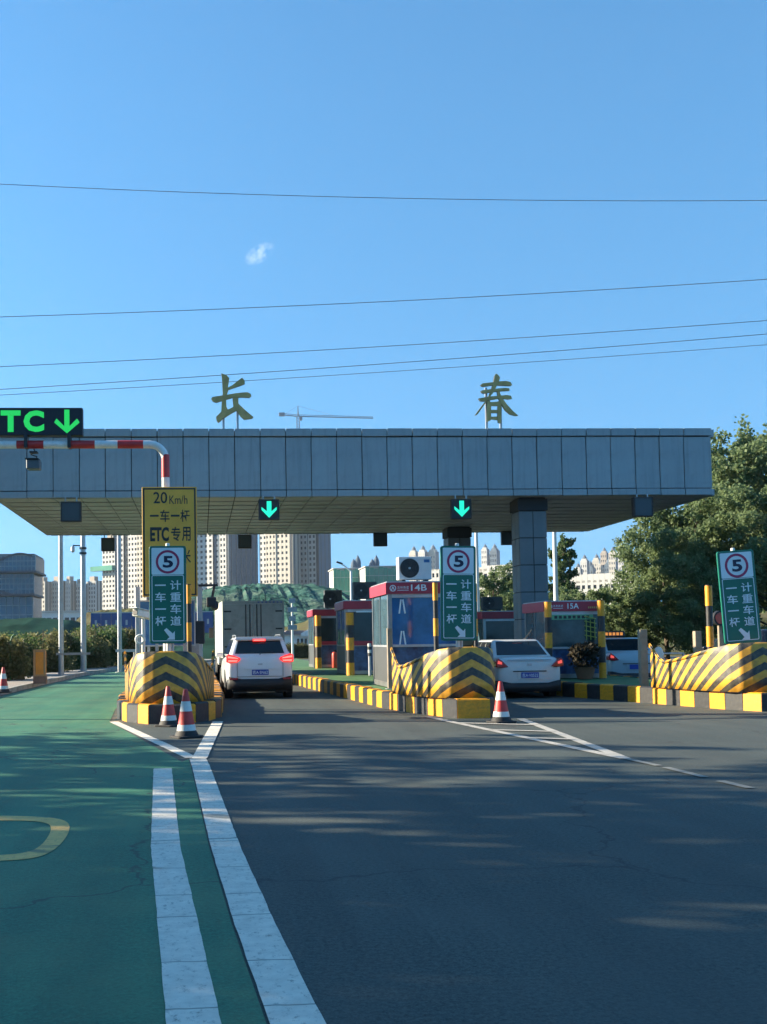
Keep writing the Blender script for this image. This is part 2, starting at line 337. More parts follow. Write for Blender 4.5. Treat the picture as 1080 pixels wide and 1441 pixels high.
def copy_tree(o, parent=None):
    c = o.copy(); COL.objects.link(c); c.parent = parent
    for ch in o.children: copy_tree(ch, c)
    return c

_fc = bpy.data.curves.new('glyphs', 'FONT'); _fo = bpy.data.objects.new('glyphs', _fc); COL.objects.link(_fo)
def text(body, rect, y, m, parent, name='lettering', bold=0.0, depth=0.004, keep=False):
    """letters filling rect (x0, x1, z0, z1) on a plate facing -Y"""
    _fc.body = body; _fc.offset = bold; _fc.extrude = 0.0; _fc.resolution_u = 3
    bpy.context.view_layer.update()
    me = bpy.data.meshes.new_from_object(_fo.evaluated_get(bpy.context.evaluated_depsgraph_get()))
    co = np.empty(len(me.vertices) * 3); me.vertices.foreach_get('co', co); co = co.reshape(-1, 3)
    x0, x1, z0, z1 = rect
    mn, mx = co.min(0), co.max(0); w, h = max(mx[0] - mn[0], 1e-6), max(mx[1] - mn[1], 1e-6)
    if keep: k = min((x1 - x0) / w, (z1 - z0) / h); sx = sz = k
    else: sx, sz = (x1 - x0) / w, (z1 - z0) / h
    cx, cz = (x0 + x1) / 2, (z0 + z1) / 2
    out = np.zeros_like(co)
    out[:, 0] = cx + (co[:, 0] - (mn[0] + mx[0]) / 2) * sx
    out[:, 1] = y - depth
    out[:, 2] = cz + (co[:, 1] - (mn[1] + mx[1]) / 2) * sz
    me.vertices.foreach_set('co', out.ravel()); me.materials.clear(); me.materials.append(m); me.update()
    return link(name, me, None, parent)
def rrect(x0, x1, z0, z1, r, n=5):
    pts = []
    for cx, cz, a in ((x1 - r, z1 - r, 0), (x0 + r, z1 - r, 90), (x0 + r, z0 + r, 180), (x1 - r, z0 + r, 270)):
        for k in range(n + 1):
            t = R(a + 90 * k / n); pts.append((cx + r * math.cos(t), cz + r * math.sin(t)))
    return pts
def ring_xz(mb, outer, inner, y0, y1):       # frame between two outlines with equal point counts
    n = len(outer)
    vs = [(p[0], y0, p[1]) for p in outer] + [(p[0], y0, p[1]) for p in inner] + [(p[0], y1, p[1]) for p in outer] + [(p[0], y1, p[1]) for p in inner]
    fs = []
    for i in range(n):
        j = (i + 1) % n
        fs += [(i, j, n + j, n + i), (2 * n + i, 3 * n + i, 3 * n + j, 2 * n + j), (i, 2 * n + i, 2 * n + j, j), (n + i, n + j, 3 * n + j, 3 * n + i)]
    return mb.add(vs, fs)

# ------------------------------------------------------------------ ground, road, lane paint
GRASS = mat('rough_grass_ground', (0.085, 0.095, 0.045), 0.95, var=0.4, scale=0.15, col2=(0.16, 0.14, 0.08), bump=0.3, bscale=4, spec=0.0)
struct('ground', MB().sheet([(-3000, -400), (3000, -400), (3000, 6000), (-3000, 6000)], -0.03), GRASS)
ASPH = asphalt('asphalt', (0.055, 0.074, 0.067), 0.95, (0.080, 0.094, 0.086), 0.80, wear=0.3)
KERBX = [(-7.4, -30), (-6.8, 5), (-6.3, 20), (-5.95, 33), (-5.8, 43), (-5.4, 56), (-4.4, 64), (-2.0, 76), (2.0, 92)]
struct('road', MB().sheet(KERBX + [(34, 92), (34, -30)], 0.0), ASPH)
GREENLANE = asphalt('green_lane_paint', (0.026, 0.170, 0.092), 0.5, (0.105, 0.240, 0.115), 0.72, wear=0.35)
linR = [(0.62, -1.0), (0.375, 4.3), (0.27, 6.1), (0.165, 8.4), (-0.02, 14.0), (-0.055, 14.75)]
struct('green_lane', MB().sheet([(p[0] - 0.12, p[1]) for p in linR] + [(-0.25, 14.4), (-1.75, 22.0), (-1.95, 26), (-1.95, 60), (-2.1, 70), (-4.3, 63.8), (-5.3, 56), (-5.7, 43), (-5.85, 33), (-6.2, 20), (-6.7, 5), (-6.9, -1)], 0.004), GREENLANE)
LINE = cracked_paint('white_line_paint', (0.80, 0.75, 0.64), (0.12, 0.14, 0.12))
WORN = cracked_paint('worn_line_paint', (0.50, 0.48, 0.43), (0.10, 0.10, 0.10))
YLINE = cracked_paint('yellow_line_paint', (0.78, 0.50, 0.15), (0.06, 0.12, 0.08))
def strip(name, pts, w, m, z=0.008):
    pts = [Vector(p) for p in pts]; rg = random.Random(int(abs(pts[0].x * 977 + pts[0].y * 131)))
    dense = []
    for A, B in zip(pts[:-1], pts[1:]):
        k = max(1, int((B - A).length / 0.14))
        dense += [A.lerp(B, i / k) for i in range(k)]
    pts = dense + [pts[-1]]; L_, R_ = [], []
    for i, p in enumerate(pts):
        d = (pts[min(i + 1, len(pts) - 1)] - pts[max(i - 1, 0)]).normalized(); n = Vector((-d.y, d.x))
        L_.append(p + n * (w / 2 + rg.uniform(-.003, .002))); R_.append(p - n * (w / 2 + rg.uniform(-.003, .002)))
    mb = MB(); k = len(pts)
    mb.add([(q.x, q.y, z) for q in L_] + [(q.x, q.y, z) for q in R_], [(i, k + i, k + i + 1, i + 1) for i in range(k - 1)])
    return struct(name, mb, m)
def sm(pts, n=4):
    out = []
    for i in range(len(pts) - 1):
        for k in range(n): t = k / n; out.append((pts[i][0] * (1 - t) + pts[i + 1][0] * t, pts[i][1] * (1 - t) + pts[i + 1][1] * t))
    return out + [pts[-1]]
strip('lane_marking', linR, 0.215, LINE)
strip('lane_marking', [(0.15, -1.0), (-0.03, 4.35), (-0.145, 6.3), (-0.275, 8.5), (-0.47, 13.7)], 0.215, LINE)
g = lambda u, v: tuple(G(u, v)[:2])
strip('lane_marking', [g(270, 1067), g(160, 1016)], 0.17, LINE, 0.009)
strip('lane_marking', [g(281, 1068), g(307, 1016)], 0.20, LINE, 0.012)
a, b_, c_ = g(880, 1068), g(602, 1009), g(733, 1012)
strip('lane_marking', [a, b_], 0.15, WORN); strip('lane_marking', [a, c_], 0.15, WORN, 0.009)
for t in (0.38, 0.58, 0.78):
    p = (a[0] + (b_[0] - a[0]) * t, a[1] + (b_[1] - a[1]) * t); q = (a[0] + (c_[0] - a[0]) * t, a[1] + (c_[1] - a[1]) * t)
    strip('lane_marking', [p, q], 0.16, WORN, 0.012)
dl = [g(880, 1068), g(930, 1079), g(1010, 1099), g(1090, 1118), g(1200, 1150)]
FADED = cracked_paint('faded_line_paint', (0.24, 0.25, 0.23), (0.085, 0.095, 0.09))
for (p, q), f in zip(zip(dl[:-1], dl[1:]), ((.02, .95), (.1, .8), (.05, .6), (.2, .7))):
    p, q = Vector(p), Vector(q); strip('lane_marking', [p.lerp(q, f[0])[:], p.lerp(q, f[1])[:]], 0.10, FADED, 0.0105)
# right end of a big yellow figure painted on the green lane
yo = [(-150, 1158), (-120, 1150), (0, 1149), (45, 1150), (84, 1153), (99, 1160), (97, 1175), (82, 1194), (60, 1207), (20, 1213), (-120, 1216), (-160, 1205)]
yi = [(-128, 1164), (-108, 1157), (0, 1156), (40, 1156), (66, 1159), (73, 1165), (70, 1176), (60, 1190), (44, 1200), (10, 1205), (-108, 1208), (-134, 1200)]
def chaikin(q):
    out = []
    for A, B in zip(q, q[1:] + q[:1]): out += [(A[0] * .75 + B[0] * .25, A[1] * .75 + B[1] * .25), (A[0] * .25 + B[0] * .75, A[1] * .25 + B[1] * .75)]
    return out
yo, yi = chaikin(chaikin([g(*p) for p in yo])), chaikin(chaikin([g(*p) for p in yi])); n = len(yo)
mb = MB(); mb.add([(p[0], p[1], 0.0085) for p in yo + yi], [(n + i, n + (i + 1) % n, (i + 1) % n, i) for i in range(n)])
struct('lane_marking', mb, YLINE)
# stop lines and bay marks beyond the booths
strip('lane_marking', [(0.7, 52), (3.0, 52)], 0.35, LINE)
for k in range(4): strip('lane_marking', [(1.5 + k * 0.9, 66 + 3 * k), (3.4 + k * 0.9, 66.4 + 3 * k)], 0.35, LINE)

# pavement and kerb along the left side
PAVE = mat('pavement_concrete', (0.30, 0.27, 0.24), 0.9, var=0.2, scale=1.2, dirt=((0.14, 0.12, 0.10), 0.5, 0.8), bump=0.2)
KERBM = mat('kerb_stone', (0.33, 0.31, 0.28), 0.85, var=0.2, scale=2, objvar=0.08)
mb = MB()
mb.slab([(x - 0.18, y) for x, y in KERBX] + [(x - 1.9, y) for x, y in KERBX[::-1]], -0.02, 0.13)
pav = struct('pavement', mb, PAVE)
kb = MB().box(-0.5, 0.5, -0.09, 0.09, 0, 0.16); kbm = kb.mesh('kerb_stone')
for (x0, y0), (x1, y1) in zip(KERBX[2:7], KERBX[3:8]):
    L_ = math.hypot(x1 - x0, y1 - y0); n = max(1, round(L_ / 1.0))
    for k in range(n):
        t = (k + 0.5) / n
        o = link('kerb_stone', kbm, KERBM, pav); o.location = (x0 + (x1 - x0) * t - 0.09, y0 + (y1 - y0) * t, 0.0)
        o.rotation_euler = (0, 0, math.atan2(y1 - y0, x1 - x0)); o.scale = (L_ / n - 0.012, 1, 1)

# ------------------------------------------------------------------ toll islands
TURF = mat('green_island_paint', (0.05, 0.15, 0.05), 0.8, var=0.3, scale=2, dirt=((0.15, 0.14, 0.10), 0.5, 1.5))
HK = 0.36
def kerb_unit():
    mb = MB()                                # x along the kerb, outer face at y = 0 with a chamfered top edge
    s_ = [(0, 0), (0.24, 0), (0.24, 1), (0.035, 1), (0, 0.93)]
    mb.add([(-0.5, y, z) for y, z in s_] + [(0.5, y, z) for y, z in s_],
           [(0, 1, 2, 3, 4)[::-1], (5, 6, 7, 8, 9)] + [(i, 5 + i, 5 + (i + 1) % 5, (i + 1) % 5)[::-1] for i in range(5)])
    bm = bmesh.new(); me = mb.mesh('kerb_block'); bm.from_mesh(me); bmesh.ops.recalc_face_normals(bm, faces=bm.faces); bm.to_mesh(me); bm.free()
    return me
KU = kerb_unit(); KUb = KU.copy()
def island(label, outline, step=0.52, rng=random.Random(1)):
    """outline runs from the far left, round the nose, to the far right"""
    cx = sum(p[0] for p in outline) / len(outline); cy = min(p[1] for p in outline)
    t = thing('toll_island', label, 'traffic island', (cx, cy, 0), 'toll islands')
    loc = Vector((cx, cy))
    inner = []
    n = len(outline)
    for i, p in enumerate(outline):
        a, c = Vector(outline[max(i - 1, 0)]), Vector(outline[min(i + 1, n - 1)]); d = (c - a).normalized()
        q = Vector(p) + Vector((-d.y, d.x)) * 0.2 - loc; inner.append((q.x, q.y))
    link('slab', MB().slab(inner, 0.0, HK - 0.025), TURF, t)
    k = 0; seg = []
    for i in range(n - 1):
        A, B = Vector(outline[i]) - loc, Vector(outline[i + 1]) - loc
        L_ = (B - A).length; m = max(1, round(L_ / step)); d = (B - A) / L_
        for j in range(m):
            if (A + d * L_ * (j + 0.5) / m).y > 34: k += 1; continue
            seg.append((A + d * (L_ * (j + 0.5) / m), d, L_ / m, k)); k += 1
    for c, d, l, k in seg:
        o = link('kerb_block', KU if k % 2 else KUb, (YEL if k % 2 else BLK), t)
        o.location = (c.x, c.y, 0.0); o.rotation_euler = (R(rng.uniform(-1, 1)), 0, math.atan2(d.y, d.x) + R(rng.uniform(-1.2, 1.2)))
        o.scale = (l - 0.014, 1, HK + rng.uniform(-0.012, 0.012))
    return t
isl1 = [(-1.85, 75), (-1.85, 26.0), (-1.68, 23.0), (-1.42, 21.9), (-0.98, 21.2), (-0.35, 21.15), (0.14, 21.8), (0.40, 22.9), (0.50, 26.0), (0.5, 75)]
isl2 = [(3.0, 75), (3.05, 50), (3.25, 38), (3.95, 24.9), (4.30, 22.9), (4.78, 21.15), (5.42, 21.15), (5.85, 22.2), (6.15, 24.4), (6.3, 28.0), (6.4, 75)]
isl3 = [(9.15, 75), (9.15, 40), (9.1, 28.3), (9.75, 25.6), (10.5, 22.3), (10.85, 21.5), (11.6, 21.4), (12.1, 22.2), (12.4, 24.4), (12.4, 75)]
I1 = island('rounded toll island under the tall yellow sign, beside the green lane', isl1)
I2 = island('long toll island with three booths, right of the white SUV', isl2)
I3 = island('toll island at the right edge carrying the leaning green sign', isl3)

def bumper(label, plan, hts, loc, group='striped crash bumpers', horns=(True, True)):
    """plan: half outline (x out, y back) from the nose; hts: shell height at each plan point"""
    t = None
    def dens(a, n=5):
        out = []
        for i in range(len(a) - 1):
            for k in range(n): f = k / n; out.append(tuple(a[i][j] * (1 - f) + a[i + 1][j] * f for j in range(len(a[i]))))
        return out + [a[-1]]
    pts = dens([(x, y, h) for (x, y), h in zip(plan, hts)])
    full = [(-x, y, h) for x, y, h in pts[::-1]] + pts[1:]
    # signed arc length
    mid = len(pts) - 1; s_ = [0.0] * len(full)
    for i in range(mid + 1, len(full)): s_[i] = s_[i - 1] + math.hypot(full[i][0] - full[i - 1][0], full[i][1] - full[i - 1][1])
    for i in range(mid - 1, -1, -1): s_[i] = s_[i + 1] - math.hypot(full[i][0] - full[i + 1][0], full[i][1] - full[i + 1][1])
    fr = [(0, 0.0), (0.3, 0.02), (0.6, 0.05), (0.85, 0.085), (0.96, 0.11), (1.0, 0.16), (0.995, 0.22), (0.90, 0.24)]
    vs, uv = [], []
    for z, ins in fr:
        for (x, y, h), s in zip(full, s_):
            k = max(0.12, 1 - abs(s) / 2.2)               # the shell leans back most at its nose
            nx, ny = -x * 0.5, 1.0; l = math.hypot(nx, ny)
            vs.append((x + nx / l * ins * k, y + ny / l * ins * k, h * z)); uv.append((s, h * z if abs(s) < 9 else 0))
    n = len(full); fs = [(r * n + i, r * n + i + 1, (r + 1) * n + i + 1, (r + 1) * n + i) for r in range(len(fr) - 1) for i in range(n - 1)]
    me = bpy.data.meshes.new('bumper_shell'); me.from_pydata(vs, [], fs)
    ul = me.uv_layers.new(name='UVMap')
    for l in me.loops: ul.data[l.index].uv = uv[l.vertex_index]
    me.polygons.foreach_set('use_smooth', [True] * len(me.polygons)); me.set_sharp_from_angle(angle=R(50))
    me.materials.append(CHEV)
    o = link('crash_bumper', me, None, None, loc); tag(o, label, 'crash bumper', group)
    sd = o.modifiers.new('thickness', 'SOLIDIFY'); sd.thickness = 0.03; sd.offset = -1
    return o
plan = [(0, 0), (0.22, 0.02), (0.42, 0.10), (0.56, 0.30), (0.66, 0.65), (0.75, 1.15), (0.82, 1.75), (0.855, 2.05), (0.87, 2.2), (0.90, 2.5)]
hts = [0.98, 0.978, 0.965, 0.935, 0.87, 0.76, 0.64, 0.60, 0.67, 0.98]
bumper('striped crash bumper with two traffic cones in front of it', [(x * 1.03, y) for x, y in plan], hts, (-0.66, 21.45, HK))
bumper('striped crash bumper in front of the booth numbered 14B', plan, hts, (5.17, 21.45, HK)).rotation_euler = (0, 0, R(6))
bumper('striped crash bumper below the leaning green sign', [(x * 1.05, y * 1.2) for x, y in plan], hts, (11.1, 21.75, HK)).rotation_euler = (0, 0, R(4))

# ------------------------------------------------------------------ toll canopy
CY = 34.8
zb, zt = P(540, 698.5, CY).z, P(540, 603.5, CY).z
cx0, cx1 = P(-3, 650, CY).x, P(1002, 650, CY).x
pw = (P(963, 650, CY).x - P(38, 650, CY).x) / 26
CYB = CY + 12.2
can = thing('toll_canopy', 'wide grey panelled toll canopy with gold characters standing on its roof', 'canopy', ((cx0 + cx1) / 2, CY, 0))
CO = Vector(can.location)
def cpart(name, mb_, m, loc=None, me=None):
    o = link(name, me or mb_, m, can); o.location = (Vector(loc) - CO) if loc is not None else -CO; return o
z1, z2 = zb + 0.20, zt - 0.235
cpart('core', MB().box(cx0 + 0.05, cx1 - 0.05, CY + 0.07, CYB - 0.07, zb + 0.05, zt - 0.05), JOINT)
xs = [P(38, 650, CY).x + pw * k for k in range(27)]
xs = [cx0] + ([xs[0]] if xs[0] - cx0 > 0.2 else []) + xs[1:] + [cx1]
gap = 0.022
rc = random.Random(3)
for a, b_ in zip(xs[:-1], xs[1:]):
    w = b_ - a - gap; mx = (a + b_) / 2
    for nm, za, zc, fy, m in (('fascia_panel', z1 + gap, z2 - gap, 0.0, PANEL), ('top_lip_panel', z2, zt, -0.07, LIP), ('bottom_lip_panel', zb, z1, -0.03, LIP)):
        for back in (0, 1):
            y = CY + fy if not back else CYB - fy
            o = cpart(nm, MB().box(-w / 2, w / 2, 0 if not back else -0.09, 0.09 - 0.002 * (nm != 'fascia_panel') if not back else 0, za - zb, zc - zb), m, (mx, y + rc.uniform(-0.004, 0.004), zb + rc.uniform(-0.006, 0.006)))
            bev(o, 0.008, 1); o.rotation_euler = (R(rc.uniform(-.35, .35)), R(rc.uniform(-.06, .06)), R(rc.uniform(-.25, .25)))
ny = 11; pd = (CYB - CY - 0.3) / ny
for side, X in ((-1, cx0), (1, cx1)):
    for k in range(ny):
        y0 = CY + 0.15 + k * pd
        for nm, za, zc, fy, m in (('fascia_panel', z1 + gap, z2 - gap, 0.0, PANEL), ('top_lip_panel', z2, zt, 0.17, LIP), ('bottom_lip_panel', zb, z1, 0.13, LIP)):
            xa, xb = sorted((X + side * fy, X - side * 0.05))
            cpart(nm, MB().box(xa - X, xb - X, -pd / 2 + gap / 2, pd / 2 - gap / 2, 0, zc - za), m, (X, y0 + pd / 2, za))
sm_me = {}
for a, b_ in zip(xs[:-1], xs[1:]):
    w = round(b_ - a, 3)
    if w not in sm_me:
        sm_me[w] = MB().box(-w / 2 + 0.016, w / 2 - 0.016, -pd / 2 + 0.014, pd / 2 - 0.014, 0, 0.05).mesh('soffit_panel')
    for k in range(ny):
        o = cpart('soffit_panel', None, SOFF, ((a + b_) / 2, CY + 0.15 + pd * (k + 0.5), zb + 0.012 + rc.uniform(0, 0.006)), sm_me[w])
        o.rotation_euler = (R(1.3 + rc.uniform(-0.3, 0.3)), R(rc.uniform(-0.3, 0.3)), 0)
cpart('roof_deck', MB().box(cx0 + 0.2, cx1 - 0.2, CY + 0.2, CYB - 0.2, zt - 0.049, zt - 0.02), LIP)
COLM = mat('column_panel', (0.125, 0.155, 0.17), 0.55, metal=0.0, var=0.10, scale=1.2, objvar=0.08)
def column(u, Y, wid):
    c = P(u, 800, Y); h = wid / 2; X = c.x
    cpart('column_core', MB().box(X - h + 0.03, X + h - 0.03, Y + 0.03, Y + wid - 0.03, 0, zb + 0.02), JOINT)
    z = HK; rows = 6; rh = (zb - HK - 0.42) / rows
    for r in range(rows):
        for k in range(2):
            xa = X - h + k * h + 0.012; xb = xa + h - 0.024
            cpart('column_panel', MB().box(xa, xb, Y, Y + 0.04, z + r * rh + 0.015, z + (r + 1) * rh - 0.015), COLM)
            for xx in (X - h, X + h):
                ya = Y + k * h + 0.012 + (0.03 if k == 0 else 0); cpart('column_panel', MB().box(min(xx, xx + math.copysign(0.04, X - xx)), max(xx, xx + math.copysign(0.04, X - xx)), ya, Y + k * h + h - 0.012, z + r * rh + 0.015, z + (r + 1) * rh - 0.015), COLM)
    cpart('column_cap', MB().box(X - h - 0.03, X + h + 0.03, Y - 0.03, Y + wid + 0.03, zb - 0.40, zb - 0.03), JOINT)
column(752, 35.35, 0.90); column(648, 44.6, 0.92)

# gold roof characters, cut out stroke by stroke
GOLD = mat('aged_gold_letter', (0.40, 0.31, 0.12), 0.5, metal=0.25, var=0.25, scale=2.5)
GOLDE = mat('letter_edge', (0.05, 0.055, 0.045), 0.6)
chang = [[(295, 140), (395, 180), (445, 235), (432, 330), (400, 520), (385, 640), (392, 780), (425, 840), (350, 960), (300, 1030), (240, 1078), (205, 1040), (195, 970), (290, 870), (305, 650), (320, 520), (310, 300)],
         [(740, 340), (660, 372), (560, 405), (430, 450), (410, 520), (340, 590), (330, 540), (400, 420), (500, 370), (600, 290), (685, 225), (735, 275)],
         [(100, 620), (130, 590), (320, 560), (500, 530), (640, 510), (790, 500), (850, 530), (865, 570), (830, 602), (690, 595), (500, 605), (320, 660), (200, 695), (130, 672)],
         [(300, 1010), (255, 1000), (380, 850), (540, 770), (600, 760), (580, 850), (480, 905), (380, 970)],
         [(505, 590), (610, 590), (622, 720), (760, 850), (905, 970), (880, 1000), (730, 1020), (660, 960), (600, 870), (522, 790)]]
chun = [[(515, 80), (560, 110), (590, 160), (570, 230), (520, 330), (480, 420), (400, 520), (280, 690), (170, 850), (115, 875), (180, 780), (310, 610), (390, 480), (430, 370), (470, 230), (490, 120)],
        [(225, 290), (260, 265), (440, 245), (600, 225), (710, 220), (790, 240), (820, 295), (800, 310), (580, 300), (430, 300), (280, 325), (245, 315)],
        [(230, 410), (260, 395), (420, 375), (580, 360), (700, 350), (765, 360), (775, 400), (600, 410), (420, 430), (290, 455), (250, 440)],
        [(185, 550), (240, 540), (380, 515), (560, 500), (720, 485), (800, 500), (820, 555), (760, 565), (600, 545), (400, 580), (290, 605), (220, 600)],
        [(530, 380), (580, 410), (620, 520), (720, 660), (840, 790), (940, 875), (890, 880), (780, 850), (690, 770), (620, 660), (560, 540)],
        [(345, 600), (400, 590), (425, 650), (425, 940), (360, 1000), (345, 960)], [(560, 600), (620, 620), (615, 1020), (560, 1010), (545, 930), (550, 700)],
        [(390, 620), (560, 610), (570, 690), (390, 690)], [(400, 765), (560, 765), (560, 825), (400, 825)], [(400, 895), (570, 890), (560, 960), (440, 945), (400, 975)]]
def roof_letter(name, label, strokes, u0, v0, posts, Y):
    k = 13.5; base = P(u0 + 40, 602, Y); base.z = zt
    t = thing(name, label, 'roof lettering', base, 'gold roof characters')
    q = lambda x, z: P(u0 + x / k, v0 + z / k, Y) - base
    for i, s in enumerate(strokes):
        poly = [(q(*p).x, q(*p).z) for p in s]
        mb = MB().prism(poly, 0.004 * i - 0.03, 0.10 - 0.004 * i)
        me = mb.mesh('stroke'); me.materials.append(GOLD); me.materials.append(GOLDE)
        for j, p in enumerate(me.polygons): p.material_index = 0 if j < 1 else 1
        o = link('stroke', me, None, t)
        # thin dark rim round each stroke
    for xa, za in posts:
        a = q(xa, za)
        link('support_post', MB().box(a.x - 0.035, a.x + 0.035, 0.11, 0.18, -0.03, a.z), STEEL, t)
    return t
roof_letter('roof_character', 'gold roof character with a sweeping right leg, near the crane', chang, 290, 515, [(333, 700), (600, 560)], CY + 0.6)
roof_letter('roof_character', 'gold roof character with three crossbars above a barred box', chun, 660, 520, [(345, 330), (622, 640)], CY + 0.6)

# ------------------------------------------------------------------ lane signals under the canopy
def signal(name, label, u, v, px, Y, lit, cat='lane signal', group=None):
    c = P(u, v, Y); s = P(u + px / 2, v, Y).x - P(u - px / 2, v, Y).x; h = s / 2
    t = thing(name, label, cat, (c.x, Y, c.z - h), group)
    bev(link('housing', MB().box(-h, h, 0, 0.22, 0, s), DARK, t), 0.015, 1)
    link('bezel', ring_xz(MB(), [(-h + .01, .01), (h - .01, .01), (h - .01, s - .01), (-h + .01, s - .01)], [(-h + .04, .04), (h - .04, .04), (h - .04, s - .04), (-h + .04, s - .04)], -0.02, 0.01), BLK, t)
    top = zb - (c.z - h)
    if top > s:
        for x in (-h * 0.55, h * 0.55): link('hanger', MB().box(x - 0.02, x + 0.02, 0.08, 0.13, s - 0.02, top + 0.02), STEEL, t)
    if lit:
        a = s * 0.40; arrow = [(0, -a), (-a * 0.92, -a * 0.05), (-a * 0.92, a * 0.30), (-a * 0.28, -a * 0.22), (-a * 0.28, a), (a * 0.28, a), (a * 0.28, -a * 0.22), (a * 0.92, a * 0.30), (a * 0.92, -a * 0.05)]
        link('lit_arrow', MB().prism([(x, z + h) for x, z in arrow], -0.03, -0.004), ARROWG, t)
    else:
        link('dark_screen', MB().box(-h + 0.05, h - 0.05, -0.006, 0.002, 0.05, s - 0.05), mat('unlit_screen', (0.03, 0.05, 0.065), 0.35), t)
    return t
signal('lane_signal', 'lane signal with lit green arrow near the middle of the first lane, left of centre', 379, 717, 29, CY - 0.15, True, group='lit lane arrows')
signal('lane_signal', 'lane signal with lit green arrow above the speed sign near the columns', 650, 716, 28, CY - 0.15, True, group='lit lane arrows')
signal('lane_signal', 'unlit square lane signal hanging at the left end of the canopy', 100, 720, 29, CY - 0.15, False)
signal('lane_signal', 'unlit square lane signal at the right end of the canopy near trees', 906, 713, 27, CY - 0.15, False)
for u, v, d in ((152, 766, 'beside the tall yellow sign'), (345, 762, 'in front of the tall apartment towers'), (536, 759, 'against the sky above the air conditioner'), (716, 757, 'touching the left side of the front column')):
    signal('rear_lane_signal', 'small black rear signal box ' + d, u, v, 19, CYB - 0.6, False, cat='signal box', group='rear signal boxes')

# ------------------------------------------------------------------ green lane signs, yellow sign, LED board
def green_sign(label, corners, Y, tilt=0.0):
    (u0, v0), (u1, v1) = corners
    a, b_ = P(u0, v1, Y), P(u1, v0, Y); w, h = b_.x - a.x, b_.z - a.z
    t = thing('lane_sign', label, 'road sign', ((a.x + b_.x) / 2, Y, HK), 'green lane signs')
    t.rotation_euler = (0, tilt, 0)
    zo = a.z - HK; W = w / 2
    bev(link('panel', MB().prism(rrect(-W, W, zo, zo + h, 0.05), 0, 0.05), GREEN, t), 0.006, 1)
    e = W * 0.13
    link('white_field', MB().prism(rrect(-W + e, W - e, zo + h * 0.705, zo + h - e * 0.8, 0.025), -0.006, 0.01), SIGNWHITE, t)
    link('border_line', ring_xz(MB(), rrect(-W + e, W - e, zo + e, zo + h * 0.70, 0.03), rrect(-W + e + .014, W - e - .014, zo + e + .014, zo + h * 0.70 - .014, 0.022), -0.005, 0.01), SIGNWHITE, t)
    cz, r = zo + h * 0.836, W * 0.64
    cir = lambda r_: [(r_ * math.cos(2 * math.pi * k / 40), cz + r_ * math.sin(2 * math.pi * k / 40)) for k in range(40)]
    link('speed_ring', ring_xz(MB(), cir(r), cir(r * 0.80), -0.011, -0.004), SIGNRED, t)
    text('5', (-W * 0.26, W * 0.30, cz - r * 0.5, cz + r * 0.5), -0.008, mat('numeral_navy', (0.008, 0.012, 0.05), 0.5), t, 'numeral', bold=0.03)
    for col, body in ((-0.40, '一车一杆'), (0.42, '计重车道')):
        for i, ch in enumerate(body):
            zc = zo + h * (0.597 - 0.122 * i); sx, sz = W * 0.29, h * 0.049
            if ch == '一': link('lettering', MB().box(W * col - sx, W * col + sx, -0.010, -0.001, zc - 0.013, zc + 0.013), SIGNWHITE, t)
            else: text(ch, (W * col - sx, W * col + sx, zc - sz, zc + sz), -0.004, SIGNWHITE, t, bold=0.012)
    ac = (W * 0.12, zo + h * 0.095); k = W * 0.30
    ar = [(-1.0, 0.72), (-0.62, 1.05), (0.25, 0.32), (0.42, 0.86), (0.95, -0.95), (-0.85, -0.80), (-0.42, -0.28)]
    ar = [(-1.15, 0.75), (-0.7, 1.12), (0.42, 0.12), (0.78, 0.55), (0.78, -0.98), (-0.68, -0.98), (-0.18, -0.52)]
    link('arrow', MB().prism([(ac[0] + x * k, ac[1] + z * k) for x, z in ar], -0.012, -0.002), SIGNWHITE, t)
    bev(link('post', MB().cyl((0, 0.10, 0), (0, 0.10, zo + h + 0.06), 0.04, n=16), WHITE, t), 0.01, 1)
    link('post', MB().cyl((W * 0.22, 0.13, 0), (W * 0.22, 0.13, zo + h * 0.5), 0.03, n=12), STEEL, t)
    for z in (zo + h * 0.2, zo + h * 0.8): link('bracket', MB().box(-0.12, 0.12, 0.05, 0.15, z, z + 0.05), STEEL, t)
    return t
green_sign('green speed 5 lane sign in front of the tall yellow sign', ((211, 768), (262, 906)), 21.95)
green_sign('green speed 5 lane sign in front of the booth numbered 14B', ((620, 768), (667, 902)), 22.4, R(0.8))
green_sign('leaning green speed 5 lane sign at the right, before the trees', ((1025, 774), (1072, 905)), 22.6, R(-3.5))

Y = 23.9
a, b_ = P(201, 840, Y), P(277, 685, Y); W, h = (b_.x - a.x) / 2, b_.z - a.z
ys = thing('yellow_sign', 'tall yellow electronic toll sign with black lettering', 'road sign', ((a.x + b_.x) / 2, Y, HK)); zo = a.z - HK
bev(link('panel', MB().box(-W, W, 0, 0.04, zo, zo + h), SIGNYEL, ys), 0.006, 1)
link('border', ring_xz(MB(), [(-W + .025, zo + .025), (W - .025, zo + .025), (W - .025, zo + h - .025), (-W + .025, zo + h - .025)], [(-W + .055, zo + .055), (W - .055, zo + .055), (W - .055, zo + h - .055), (-W + .055, zo + h - .055)], -0.004, 0.01), SIGNBLK, ys)
pxs = 2 * W / 76.0
def yrect(u0, u1, v0, v1): return ((u0 - 239) * pxs, (u1 - 239) * pxs, zo + h - (v1 - 685) * pxs, zo + h - (v0 - 685) * pxs)
text('20', yrect(217, 236, 692, 708), 0, SIGNBLK, ys, bold=0.008); text('Km/h', yrect(239, 264, 697, 709), 0, SIGNBLK, ys)
for ch, (u0, u1) in zip('车杆', ((226, 239), (254, 267))): text(ch, yrect(u0, u1, 717, 734), 0, SIGNBLK, ys, bold=0.012)
